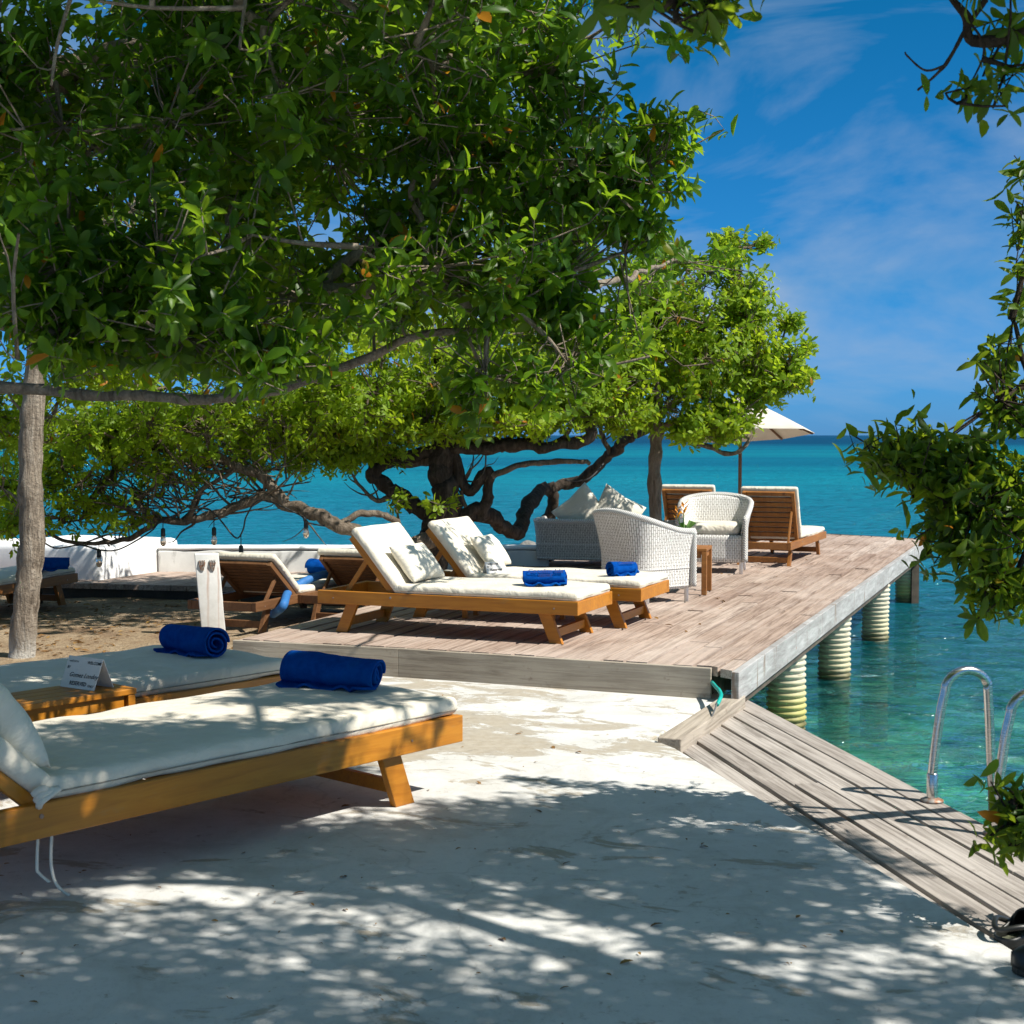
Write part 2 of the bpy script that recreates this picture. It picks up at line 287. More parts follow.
def m_seabed():
    m = Mat('seabed'); v = m.coord('Object'); a = m.noise(v, .8, 6, .62, 1.2); b = m.noise(v, 3.5, 6, .65, .6)
    col = m.ramp(a, [(.38, (.010, .05, .06)), (.47, (.04, .18, .16)), (.54, (.16, .42, .32)), (.66, (.52, .70, .48))])
    col = m.mix(m.rng(b, .52, .68, 0, .65), col, (.10, .13, .03)); col = m.mix(m.rng(b, .28, .42, .6, 0), col, (.36, .40, .24))
    return m.done(m.pbr(col, 1.0, spec=0))
MT['seabed'] = m_seabed()
def m_water():
    m = Mat('sea_water'); c = m.n('ShaderNodeTexCoord'); s = m.n('ShaderNodeSeparateXYZ'); m.l(c.outputs['Object'], s.inputs[0])
    dist = s.outputs[1]
    w1 = m.noise(m.coord('Object', (1.0, 1.6, 1), (0, 0, .3)), 1.5, 5, .58, .5)
    w2 = m.noise(m.coord('Object', (1.2, 2.4, 1), (0, 0, -.25)), .7, 4, .55, .6)
    w3 = m.noise(m.coord('Object', (1, 1.5, 1), (0, 0, .1)), 6, 3, .6, .2)
    h = m.math('ADD', m.math('ADD', m.math('MULTIPLY', w1, .7), m.math('MULTIPLY', w2, 1.0)), m.math('MULTIPLY', w3, .05))
    nrm = m.bump(h, 1.0, .45)
    # the colour of the water itself: pale over the shallow shelf, deep blue past the drop-off
    bnd = m.noise(m.coord('Object', (.12, 1, 1)), .045, 5, .6, .4)
    y = m.math('ADD', dist, m.math('MULTIPLY', m.math('SUBTRACT', bnd, .5), m.math('MULTIPLY', dist, 1.1)))
    lg = m.math('LOGARITHM', m.math('MAXIMUM', y, 1.0), 10.0)
    lg = m.math('DIVIDE', lg, 3.5)
    col = m.ramp(lg, [(.22, (.006, .13, .145)), (.36, (.004, .135, .18)), (.46, (.003, .145, .215)), (.53, (.004, .19, .26)), (.585, (.002, .115, .195)), (.635, (.004, .18, .245)), (.69, (.002, .11, .19)), (.74, (.001, .045, .105)), (1, (.001, .04, .10))])
    pat = m.noise(m.coord('Object', (.5, 1.6, 1), (0, 0, .2)), .5, 5, .62, .8)
    col = m.mix(m.rng(pat, .45, .7, 0, .35), col, (.002, .07, .13))
    df = m.n('ShaderNodeBsdfDiffuse'); m.l(col, df.inputs[0]); m.l(nrm, df.inputs['Normal'])
    tr = m.n('ShaderNodeBsdfTransparent'); tr.inputs[0].default_value = (.58, .93, .88, 1)
    rf = m.n('ShaderNodeBsdfRefraction'); rf.inputs[0].default_value = (.58, .93, .88, 1); rf.inputs['IOR'].default_value = 1.33; rf.inputs['Roughness'].default_value = 0; m.l(nrm, rf.inputs['Normal'])
    cl_ = m.n('ShaderNodeMixShader'); cl_.inputs[0].default_value = .5; m.l(tr.outputs[0], cl_.inputs[1]); m.l(rf.outputs[0], cl_.inputs[2])
    mb = m.n('ShaderNodeMixShader'); m.l(m.rng(dist, 7, 27, .04, 1.0, True), mb.inputs[0]); m.l(cl_.outputs[0], mb.inputs[1]); m.l(df.outputs[0], mb.inputs[2])
    gl = m.n('ShaderNodeBsdfGlossy'); gl.inputs['Roughness'].default_value = .06; m.l(nrm, gl.inputs['Normal']); gl.inputs[0].default_value = (.9, .95, 1, 1)
    fr = m.n('ShaderNodeFresnel'); fr.inputs[0].default_value = 1.33; m.l(nrm, fr.inputs['Normal'])
    mx = m.n('ShaderNodeMixShader'); m.l(m.math('MULTIPLY', m.math('MINIMUM', fr.outputs[0], .62), m.rng(dist, 15, 80, 1.0, .42)), mx.inputs[0]); m.l(mb.outputs[0], mx.inputs[1]); m.l(gl.outputs[0], mx.inputs[2])
    return m.done(mx.outputs[0])
MT['water'] = m_water()

# ------------------------------------------------------------------ object helpers
def tag(o, label=None, cat=None, group=None, kind=None):
    if label: o['label'] = label
    if cat: o['category'] = cat
    if group: o['group'] = group
    if kind: o['kind'] = kind
    return o
def empty(name, loc=(0, 0, 0), rz=0, label=None, cat=None, group=None):
    o = bpy.data.objects.new(name, None); COL.objects.link(o); o.location = loc; o.rotation_euler = (0, 0, rz); o.empty_display_size = .1
    return tag(o, label, cat, group)
def copy_tree(o, parent=None):
    c = o.copy(); COL.objects.link(c)
    if parent: c.parent = parent
    for ch in o.children: copy_tree(ch, c)
    return c
class MB:
    def __init__(s): s.v = []; s.f = []; s.uv = []; s.tint = []; s.curt = None
    def add(s, vs, fs):
        b = len(s.v); s.v += [tuple(v) for v in vs]; s.f += [tuple(i + b for i in f) for f in fs]
        if s.curt is not None: s.tint += [s.curt] * len(vs)
        return b
    def box(s, c, size, M=None):
        x, y, z = (d / 2 for d in size); c = Vector(c)
        vs = [Vector((sx * x, sy * y, sz * z)) for sz in (-1, 1) for sy in (-1, 1) for sx in (-1, 1)]
        vs = [c + (M @ v if M else v) for v in vs]
        s.add(vs, [(0, 2, 3, 1), (4, 5, 7, 6), (0, 1, 5, 4), (2, 6, 7, 3), (0, 4, 6, 2), (1, 3, 7, 5)])
    def bar(s, a, b, w, h, up=(0, 0, 1)):      # square bar from a to b; w sideways, h along up
        a = Vector(a); b = Vector(b); d = (b - a).normalized(); sd = d.cross(Vector(up)).normalized(); u = sd.cross(d)
        vs = [p + sd * (sx * w / 2) + u * (su * h / 2) for p in (a, b) for su in (-1, 1) for sx in (-1, 1)]
        s.add(vs, [(0, 1, 3, 2), (4, 6, 7, 5), (0, 4, 5, 1), (2, 3, 7, 6), (0, 2, 6, 4), (1, 5, 7, 3)])
    def leg(s, top, bot, w, d):               # level-cut splayed leg: w along x, d along y
        vs = [(p[0] + sx * w / 2, p[1] + sy * d / 2, p[2]) for p in (bot, top) for sy in (-1, 1) for sx in (-1, 1)]
        s.add(vs, [(0, 2, 3, 1), (4, 5, 7, 6), (0, 1, 5, 4), (2, 6, 7, 3), (0, 4, 6, 2), (1, 3, 7, 5)])
    def prism(s, poly, z0, z1):
        n = len(poly); a = sum(poly[i][0] * poly[(i + 1) % n][1] - poly[(i + 1) % n][0] * poly[i][1] for i in range(n))
        if a < 0: poly = poly[::-1]
        vs = [(p[0], p[1], z0) for p in poly] + [(p[0], p[1], z1) for p in poly]
        s.add(vs, [tuple(range(n - 1, -1, -1)), tuple(range(n, 2 * n))] + [(i, (i + 1) % n, n + (i + 1) % n, n + i) for i in range(n)])
    def tube(s, pts, rad, n=8, cap=True, rough=0, seed=0):
        pts = [Vector(p) for p in pts]; k = len(pts)
        if not hasattr(rad, '__len__'): rad = [rad] * k
        d0 = (pts[1] - pts[0]).normalized(); ref = Vector((0, 0, 1)) if abs(d0.z) < .9 else Vector((1, 0, 0))
        sd = d0.cross(ref).normalized(); vs = []
        for i in range(k):
            d = (pts[min(i + 1, k - 1)] - pts[max(i - 1, 0)]).normalized(); sd = (sd - d * sd.dot(d)).normalized(); up = d.cross(sd)
            for j in range(n):
                a = 2 * PI * j / n; rr = rad[i]
                if rough: rr *= 1 + rough * noise.noise(Vector((math.cos(a) * 1.3, math.sin(a) * 1.3, i * .45 + seed * 7.3))) + (.6 * rough * noise.noise(Vector((math.cos(a) * 3.2, math.sin(a) * 3.2, i * .22 + seed * 3.3))) if n > 8 else 0)
                vs.append(pts[i] + sd * (math.cos(a) * rr) + up * (math.sin(a) * rr))
        fs = [(i * n + j, i * n + (j + 1) % n, (i + 1) * n + (j + 1) % n, (i + 1) * n + j) for i in range(k - 1) for j in range(n)]
        if cap: fs += [tuple(range(n - 1, -1, -1)), tuple((k - 1) * n + j for j in range(n))]
        s.add(vs, fs)
    def lathe(s, prof, c=(0, 0, 0), n=20):
        vs = []; k = len(prof)
        for r, z in prof:
            for j in range(n): a = 2 * PI * j / n; vs.append((c[0] + r * math.cos(a), c[1] + r * math.sin(a), c[2] + z))
        s.add(vs, [(i * n + j, i * n + (j + 1) % n, (i + 1) * n + (j + 1) % n, (i + 1) * n + j) for i in range(k - 1) for j in range(n)] + [tuple(range(n - 1, -1, -1)), tuple((k - 1) * n + j for j in range(n))])
    def grid(s, fn, nu, nv, wrap=False):
        vs = [fn(i / nu, j / nv) for i in range(nu + 1) for j in range(nv + 1)]
        s.add(vs, [(i * (nv + 1) + j, (i + 1) * (nv + 1) + j, (i + 1) * (nv + 1) + j + 1, i * (nv + 1) + j + 1) for i in range(nu) for j in range(nv)])
    def build(s, name, mat, parent=None, smooth=False, bevel=0, world=False, solid=0, sub=0):
        me = bpy.data.meshes.new(name); vs = s.v
        if world and parent: o0 = parent.location; vs = [(v[0] - o0[0], v[1] - o0[1], v[2] - o0[2]) for v in vs]
        me.from_pydata(vs, [], s.f); me.update(); me.materials.append(mat)
        if s.tint:
            at_ = me.color_attributes.new('tint', 'FLOAT_COLOR', 'POINT'); at_.data.foreach_set('color', np.array([(t[0], t[1], t[2], 1) for t in s.tint], dtype=np.float32).ravel())
        if s.uv:
            ul = me.uv_layers.new(name='UVMap'); li = np.zeros(len(me.loops), dtype=np.int32); me.loops.foreach_get('vertex_index', li)
            ul.data.foreach_set('uv', np.array(s.uv, dtype=np.float32)[li].ravel())
        if smooth: me.polygons.foreach_set('use_smooth', [True] * len(me.polygons))
        o = bpy.data.objects.new(name, me); COL.objects.link(o)
        if parent: o.parent = parent
        if solid: md = o.modifiers.new('solid', 'SOLIDIFY'); md.thickness = solid; md.offset = 0
        if sub: md = o.modifiers.new('sub', 'SUBSURF'); md.levels = sub; md.render_levels = sub
        if bevel: md = o.modifiers.new('bevel', 'BEVEL'); md.width = bevel; md.segments = 2; md.limit_method = 'ANGLE'; md.angle_limit = R(40)
        return o
def rbox(sx, sy, sz, r, step=.05, puff=0, wob=0, seed=0):     # rounded box with a soft, slightly uneven surface
    mb = MB(); hx, hy, hz = sx / 2, sy / 2, sz / 2
    def axis(h):
        n = max(2, int(2 * (h - r) / step)); a = [-h, -h + r * .15, -h + r * .45] + list(np.linspace(-h + r, h - r, n + 1)) + [h - r * .45, h - r * .15, h]; return a
    X, Y, Z = axis(hx), axis(hy), [-hz, -hz + r * .45, -hz + r, hz - r, hz - r * .45, hz] if hz > r * 1.05 else [-hz, -hz * .6, 0, hz * .6, hz]
    def fix(p):
        q = Vector((max(-hx + r, min(hx - r, p[0])), max(-hy + r, min(hy - r, p[1])), max(-max(hz - r, 0), min(max(hz - r, 0), p[2]))))
        d = Vector(p) - q
        if d.length > 1e-9: p2 = q + d.normalized() * min(r, max(abs(d.x), abs(d.y), abs(d.z)))
        else: p2 = Vector(p)
        if puff: p2.z += puff * (1 - (p2.x / hx) ** 4) * (1 - (p2.y / hy) ** 4) * (1 if p2.z > 0 else 0)
        if wob: n_ = noise.noise_vector(Vector((p2.x * 5 + seed * 3.1, p2.y * 5, p2.z * 6))); p2 += n_ * wob
        return p2
    for k, (A, B, mk) in enumerate(((X, Y, lambda a, b, s_: (a, b, s_ * hz)), (X, Z, lambda a, b, s_: (a, s_ * hy, b)), (Y, Z, lambda a, b, s_: (s_ * hx, a, b)))):
        for sgn in (-1, 1):
            na, nb = len(A), len(B); vs = [fix(mk(a, b, sgn)) for a in A for b in B]; flip = (sgn < 0) ^ (k == 1)
            fs = []
            for i in range(na - 1):
                for j in range(nb - 1):
                    q = (i * nb + j, (i + 1) * nb + j, (i + 1) * nb + j + 1, i * nb + j + 1); fs.append(q[::-1] if flip else q)
            mb.add(vs, fs)
    return mb
def weld(o, d=1e-4):
    bm = bmesh.new(); bm.from_mesh(o.data); bmesh.ops.remove_doubles(bm, verts=bm.verts, dist=d); bmesh.ops.recalc_face_normals(bm, faces=bm.faces); bm.to_mesh(o.data); bm.free(); return o
def spline(pts, n=6):
    P_ = [Vector(p) for p in pts]; out_ = []
    for i in range(len(P_) - 1):
        a = P_[max(i - 1, 0)]; b = P_[i]; c = P_[i + 1]; d = P_[min(i + 2, len(P_) - 1)]
        for k in range(n):
            t = k / n; out_.append(.5 * ((2 * b) + (c - a) * t + (2 * a - 5 * b + 4 * c - d) * t * t + (3 * b - a - 3 * c + d) * t ** 3))
    out_.append(P_[-1]); return out_
def clip(poly, n, d):         # keep the part of poly where n.p <= d
    res = []
    for i in range(len(poly)):
        a, b = poly[i], poly[(i + 1) % len(poly)]; da = n[0] * a[0] + n[1] * a[1] - d; db = n[0] * b[0] + n[1] * b[1] - d
        if da <= 0: res.append(a)
        if (da < 0 < db) or (db < 0 < da): t = da / (da - db); res.append((a[0] + (b[0] - a[0]) * t, a[1] + (b[1] - a[1]) * t))
    return res
def boards(poly, u, width, gap, z0, z1, maxlen=3.2, jig=.004, seed=1):
    rd = random.Random(seed); mb = MB(); v = (u[1], -u[0])
    vs = [p[0] * v[0] + p[1] * v[1] for p in poly]; us = [p[0] * u[0] + p[1] * u[1] for p in poly]
    x = min(vs)
    while x < max(vs):
        g = gap * rd.uniform(.6, 1.7); w = width * rd.uniform(.95, 1.05)
        st = clip(clip(poly, v, x + w - g), (-v[0], -v[1]), -x)
        if len(st) >= 3:
            y = min(us) - rd.uniform(0, maxlen)
            while y < max(us):
                ln = maxlen * rd.uniform(.6, 1.0)
                pc = clip(clip(st, u, y + ln - .004), (-u[0], -u[1]), -y)
                if len(pc) >= 3:
                    ar = abs(sum(pc[i][0] * pc[(i + 1) % len(pc)][1] - pc[(i + 1) % len(pc)][0] * pc[i][1] for i in range(len(pc)))) / 2
                    if ar > .002:
                        mb.curt = (rd.random(), rd.random(), rd.random()); dz = rd.uniform(-jig, jig); mb.prism(pc, z0, z1 + dz)
                y += ln
        x += w
    return mb
def text_mesh(body, size, shear=0, align='LEFT', bold=0):
    c = bpy.data.curves.new('lettering', 'FONT'); c.body = body; c.size = size; c.shear = shear; c.align_x = align; c.offset = bold; c.resolution_u = 2
    o = bpy.data.objects.new('lettering', c); COL.objects.link(o); bpy.context.view_layer.update()
    dg = bpy.context.evaluated_depsgraph_get(); me = bpy.data.meshes.new_from_object(o.evaluated_get(dg))
    bpy.data.objects.remove(o); bpy.data.curves.remove(c)
    vs = [tuple(v.co) for v in me.vertices]; fs = [tuple(p.vertices) for p in me.polygons]; bpy.data.meshes.remove(me); return vs, fs

# ------------------------------------------------------------------ the setting
WZ = -0.60
# sea surface to the horizon, and the bed below it
mb = MB(); ys = [-40, 2, 6, 12, 25, 60, 150, 500, 2000, 9000]; xs = [-9000, -800, -100, -20, 0, 20, 100, 800, 9000]
mb.grid(lambda a, b: (xs[round(a * 8)], ys[round(b * 9)], WZ), 8, 9); tag(mb.build('sea_water', MT['water']), kind='structure')
mb = MB()
def bed(a, b):
    x = -15 + 60 * a; y = -6 + 56 * b; d = max(0, y - 7 + .5 * (x - 1.5)); z = -1.15 - .05 * d + .22 * noise.noise(Vector((x * .7, y * .7, 0))) + .08 * noise.noise(Vector((x * 2.3, y * 2.3, 3)))
    return (x, y, min(z, -.8))
mb.grid(bed, 90, 90); tag(mb.build('seabed', MT['seabed'], smooth=True), kind='structure')
# terrace slab
T = [(1.446, 4.222), (.782, 6.889), (.69, 7.10), (1.215, 8.25), (1.0, 9.3), (-1.5, 9.45), (-2.05, 8.75), (-4.6, 8.45), (-7, 8.2), (-7, -4), (3.4, -4)]
mb = MB(); mb.prism(T, -1.6, 0.0); tag(mb.build('concrete_terrace', MT['terrace'], bevel=.006), kind='structure')
# beaten earth beyond it
mb = MB()
def sand(a, b):
    x = -12 + 13.2 * a; y = 8.3 + 6.6 * b; return (x, y, -.012 + .03 * noise.noise(Vector((x * .8, y * .8, 0))) + .012 * noise.noise(Vector((x * 3, y * 3, 1))))
mb.grid(sand, 90, 60); tag(mb.build('sandy_ground', MT['sand'], smooth=True), kind='structure')
mb = MB(); mb.prism([(-12, 8.4), (1.0, 8.9), (.9, 10), (.7, 14.9), (-12, 14.9)], -2.0, -.09); tag(mb.build('shore_ground', MT['rock']), kind='structure')
# low paved platform in front of the sea wall
PF = [(-9, 14.3), (-4.15, 13.5), (-2.6, 13.15), (.1, 12.75), (.3, 14.6), (-9, 16.2)]
mb = boards(PF, (.36, .933), .16, .006, .07, .12, 2.5, .002, 5); o = mb.build('back_platform', MT['deck']); tag(o, kind='structure')
mb = MB(); mb.prism([(-9, 14.33), (-4.15, 13.53), (-2.6, 13.18), (.08, 12.78), (.28, 14.58), (-9, 16.1)], -.2, .066); tag(mb.build('platform_kerb', MT['kerb_dark']), kind='structure')

# sea wall
wl = empty('sea_wall', (-1.6, 14.75, 0), label='low weathered white sea wall in front of the open water', cat='wall')
mb = rbox(3.95, .30, .55, .02, .12, 0, .012); o = mb.build('wall_body', MT['white_wall'], wl, True); weld(o); o.location = (0, 0, .06)
mb = rbox(3.96, .31, .03, .015, .15, 0, .006); o = mb.build('coping', MT['white_block'], wl, True); weld(o); o.location = (0, 0, .358)
# white plastered block
bk = empty('plastered_bench', (-4.25, 14.45, .12), math.atan2(.933, .36), 'white plastered block bench with rounded corners at the end of the sea wall', 'bench')
mb = rbox(1.35, 1.35, .38, .06, .1, 0, .004); o = mb.build('bench_block', MT['white_block'], bk, True); weld(o); o.location = (0.12, .12, .13)
# second low white wall to its left
mb = rbox(2.4, .3, .42, .03, .15, 0, .008); o = mb.build('garden_wall', MT['white_wall'], None, True); weld(o); o.location = (-6.35, 15.15, .2)
tag(o, 'short white garden wall left of the plastered block bench', 'wall')

# raised deck on piles
u = Vector((.36, .933, 0)).normalized()
A_, B_, C_ = (1.244, 8.03), (5.262, 18.386), (4.2, 19.4)
DK = [(-1.79, 9.30), (-.70, 8.93), (1.13, 8.17), A_, B_, C_, (.6, 19.4), (-.1, 15.3), (-.55, 12.9), (-1.12, 11.25)]
dk = empty('wooden_deck', (0, 9, 0), label='raised wooden sun deck of reddish weathered boards on ribbed piles over the water', cat='deck')
inset = [(-1.77, 9.325), (-.69, 8.96), (1.13, 8.215), (1.235, 8.085), (5.20, 18.36), (4.18, 19.36), (.63, 19.36), (-.07, 15.28), (-.52, 12.88), (-1.09, 11.25)]
boards(inset, (.36, .933), .142, .018, .13, .18, 3.4, .005, 3).build('deck_boards', MT['deck'], dk, bevel=.004, world=True)
mb = MB()
mb.prism([(-1.77, 9.37), (-.69, 9.0), (1.02, 8.30), (1.06, 8.42), (-1.6, 9.5)], -.05, .125)
for k in range(6):
    p = Vector((1.45, 8.6, 0)) + u * (1.9 * k); q = Vector((.93, -.36, 0)); mb.bar(p - q * (2.0 if k else .6) + Vector((0, 0, .05)), p - q * .12 + Vector((0, 0, .05)), .09, .15)
mb.bar(Vector((1.13, 8.35, .045)), Vector((5.0, 18.3, .045)), .07, .16)
mb.build('deck_joists', MT['under'], dk, world=True)
mb = MB()
a, b, c = Vector((-1.80, 9.315, .085)), Vector((-.70, 8.945, .085)), Vector((1.135, 8.185, .085))
mb.bar(a, b, .03, .186); mb.bar(b, c, .03, .186); mb.build('front_fascia', MT['fascia'], dk, bevel=.004, world=True)
mb = MB(); n_ = Vector((.933, -.36, 0)); p0, p1 = Vector((*A_, 0)), Vector((*B_, 0)); k = 4
for i in range(k):
    q0 = p0.lerp(p1, i / k) + u * .003; q1 = p0.lerp(p1, (i + 1) / k) - u * .003; mb.bar(q0 + Vector((0, 0, .093)), q1 + Vector((0, 0, .093)), .045, .170)
mb.build('side_fascia', MT['silver'], dk, bevel=.004, world=True)
mb = MB(); mb.bar(p0 - n_ * .03 + u * .3 + Vector((0, 0, -.02)), p1 - n_ * .03 - u * .2 + Vector((0, 0, -.02)), .05, .05); mb.bar((*B_, .1), (*C_, .1), .04, .16); mb.build('edge_rail', MT['under'], dk, world=True)
for i, (px, py) in enumerate(((793, 728), (840, 678), (880, 640), (910, 602))):
    w = P(px, py, WZ); w = w - n_ * .05
    pf = []; z = -3.4
    while z < .0:
        pf += [(.128, z), (.141, z + .010), (.141, z + .024), (.128, z + .034)]; z += .044
    pf = [(r * (1 + .025 * math.sin(z_ * 9 + i)), z_) for r, z_ in pf] + [(.12, .0)]
    mb = MB(); mb.lathe(pf, (0, 0, 0), 28); o = mb.build('pile', MT['pile_algae'] if i in (0, 3) else MT['pile'], dk, True); o.location = (w.x, w.y - 9, 0)
for k in range(3):
    w = Vector((1.0, 11.5, 0)) + u * (2.6 * k); mb = MB(); mb.lathe(pf, (0, 0, 0), 18); o = mb.build('pile', MT['pile'], dk, True); o.location = (w.x, w.y - 9, 0)
mb = MB(); e = P(918, 604, WZ); mb.bar((e.x - .02, e.y + .1, -.9), (e.x - .02, e.y + .1, .02), .09, .09, (0, 1, 0)); mb.build('corner_post', MT['under'], dk, world=True)

# low boardwalk at the water's edge
bw = empty('boardwalk', (1.4, 5.5, -.06), label='low grey plank boardwalk between the terrace and the water', cat='boardwalk')
BWp = [(1.375, 8.40), (2.62, 1.6), (2.10, 1.6), (1.452, 4.222), (.792, 6.889), (.78, 6.92), (1.26, 8.05)]
boards(BWp, Vector((.19, -.98)).normalized()[:2], .135, .014, -.085, -.04, 9, .004, 8).build('plank', MT['walk'], bw, bevel=.004, world=True).name = 'planks'
mb = MB()
for k in range(6):
    y = 8.0 - k * 1.1; x = 1.42 + (8.4 - y) * .183; mb.bar((x - .7, y + .15, -.15), (x - .03, y, -.15), .08, .12)
mb.bar((1.34, 8.3, -.16), (2.56, 1.7, -.16), .06, .14); mb.build('bearers', MT['under'], bw, world=True)
for k in range(3):
    y = 7.5 - k * 2.2; x = 1.30 + (8.4 - y) * .183; mb = MB(); mb.tube([(x, y, -1.8), (x, y, -.2)], .08, 12); mb.build('support_post', MT['under'], bw, world=True)
mb = MB(); mb.curt = (.6, .3, .2); a = Vector((.765, 6.985, -.015)); b = Vector((1.268, 8.17, -.015)); mb.bar(a, b, .12, .085)
o = mb.build('timber_kerb', MT['beam'], None, bevel=.006); tag(o, 'thick pale timber kerb at the head of the boardwalk, below the deck corner', 'kerb')
# hose at the deck corner
hs = empty('garden_hose', tuple(P(715, 690, .1)), label='short teal hose end with a thin grey cable poking out under the deck corner', cat='hose')
w = hs.location.copy(); g_ = [P(722, 684, .09) + Vector((-.05, .35, 0)), P(716, 687, .10), P(719, 690, .11), P(721, 696, .10), P(717, 705, .065)]
mb = MB(); mb.tube(spline(g_, 6), .011, 10); mb.build('hose', MT['teal'], hs, True, world=True)
mb = MB(); mb.tube(spline([P(717, 703, .075), P(712, 716, .03), P(704, 727, -.03), P(695, 737, -.033)], 5), .0045, 6); mb.build('cable', MT['cable'], hs, True, world=True)

# ------------------------------------------------------------------ loungers
def make_lounger(name, label, L_, W_, hf, rd, split, ang, legw, inset, wood, ct=.075, group=None, slats=9, bl=None):
    """head at -x, foot at +x; hf frame top height, rd rail depth, split = share of the length that folds up"""
    t = empty(name, label=label, cat='sun lounger', group=group); hx = L_ / 2; hy = W_ / 2; th = .038; hinge = -hx + L_ * split; rz = hf - rd / 2
    mb = MB()
    for s in (-1, 1): mb.box((0, s * (hy - th / 2), rz), (L_, th, rd))
    mb.box((-hx + th / 2, 0, rz), (th - .001, W_ - 2 * th - .001, rd - .004)); mb.box((hx - th / 2, 0, rz), (th - .001, W_ - 2 * th - .001, rd - .004))
    n = 9; x0 = hinge + .05; dx = (hx - th - x0) / n
    for i in range(n): mb.box((x0 + dx * (i + .5), 0, hf - .022), (dx * .8, W_ - 2 * th - .004, .018))
    fr = mb.build('frame', wood, t, bevel=.004)
    for s in (-1, 1):
        for xb in (-hx + inset - .07, hx - inset + .03): mb = MB(); mb.tube([(xb, s * (hy - .01), rz - .005), (xb, s * (hy + .002), rz - .005)], .0055, 10); mb.build('bolt', MT['rusty'], fr)
        mb = MB(); mb.tube([(hinge, s * (hy - .01), hf - rd * .35), (hinge, s * (hy + .003), hf - rd * .35)], .008, 10); mb.build('bolt', MT['rusty'], fr)
    for sx in (-1, 1):
        for sy in (-1, 1):
            mb = MB(); x = sx * (hx - inset); mb.leg((x - sx * .05, sy * (hy - .055), hf - rd - .001), (x + sx * .03, sy * (hy - .055), 0), legw, .034); mb.build('leg', wood, t, bevel=.003)
        x = sx * (hx - inset) + sx * .008; zz = (hf - rd) * .34; mb = MB(); mb.box((x, 0, zz), (.03, W_ - .15, .055)); mb.build('stretcher', wood, t, bevel=.003)
    bl = bl or L_ * split - .02; M = Matrix.Rotation(ang, 3, 'Y')
    piv = Vector((hinge, 0, hf - .012))
    mb = MB()
    for s in (-1, 1): mb.box((-bl / 2, s * (hy - th * 1.55), 0), (bl, th * .9, .045))
    mb.box((-bl + .02, 0, 0), (.04, W_ - th * 4.05, .03))
    n = slats; st = (bl - .09) / n
    for i in range(n): mb.box((-.03 - st * (i + .5), 0, .005), (st * .78, W_ - th * 4.05, .016))
    o = mb.build('backrest', wood, t, bevel=.003); o.location = piv; o.rotation_euler = (0, ang, 0)
    top = piv + M @ Vector((-bl * .62, 0, -.03)); fx = max(-hx + th + .03, top.x - bl * .55 * math.cos(ang) * .9 - .02)
    for s in (-1, 1):
        mb = MB(); mb.bar((top.x, s * (hy - th * 1.2 - .035), top.z), (max(-hx + .1, top.x - .16), s * (hy - th * 1.2 - .035), hf - .03), .018, .032); mb.build('backrest_strut', wood, t, bevel=.002)
    sl_ = hx - hinge - .012; o = rbox(sl_, W_ - .02, ct, ct * .42, .06, .008, .011, seed=len(bpy.data.objects)).build('seat_cushion', MT['canvas'], t, True); weld(o)
    o.location = (hinge + sl_ / 2 + .006, 0, hf + ct / 2 - .004)
    pp = MB(); hh = ct * .12
    pts = []
    sx_, sy_ = sl_ / 2 - .0, W_ / 2 - .01
    for cx, cy, a0 in ((sx_, sy_, 0), (-sx_, sy_, 90), (-sx_, -sy_, 180), (sx_, -sy_, 270)):
        for k in range(5):
            a = R(a0 + 22.5 * k); rr = ct * .42; pts.append((cx - math.copysign(rr, cx) + rr * math.cos(a), cy - math.copysign(rr, cy) + rr * math.sin(a), -hh))
    pts.append(pts[0]); pp.tube(pts, .0028, 5, False); pp.build('piping', MT['seam'], o, True)
    o = rbox(bl + .03, W_ - .03, ct, ct * .42, .06, .006, .005, seed=3 + len(bpy.data.objects)).build('back_cushion', MT['canvas'], t, True); weld(o)
    o.location = piv + M @ Vector((-bl / 2 - .015, 0, .024 + ct / 2)); o.rotation_euler = (0, ang, 0)
    return t
def place(o, near_foot, ax, W_, L_, side, z0):     # near_foot = a frame corner at the foot end; side = +1 when the bed lies to the left of the axis there
    ax = Vector((ax[0], ax[1], 0)).normalized(); lf = Vector((-ax.y, ax.x, 0)) * side
    c = Vector((near_foot[0], near_foot[1], 0)) - ax * (L_ / 2) + lf * (W_ / 2); o.location = (c.x, c.y, z0); o.rotation_euler = (0, 0, math.atan2(ax.y, ax.x)); return o

G1 = 'large loungers on the white terrace'
LN, WN = 2.75, .90
l1 = make_lounger('sun_lounger', 'large honey teak lounger with a cushion by its tied hinge, closest to the camera', LN, WN, .33, .112, .29, R(42), .105, .33, MT['teak'], .08, G1, 9)
place(l1, (-.205, 6.014), (.66, .75), WN, LN, 1, 0)
l2 = copy_tree(l1); l2['label'] = 'large honey teak lounger behind the tent card, its blue towel near the white post'
place(l2, (-1.075, 7.06), (.66, .75), WN, LN, 1, 0)
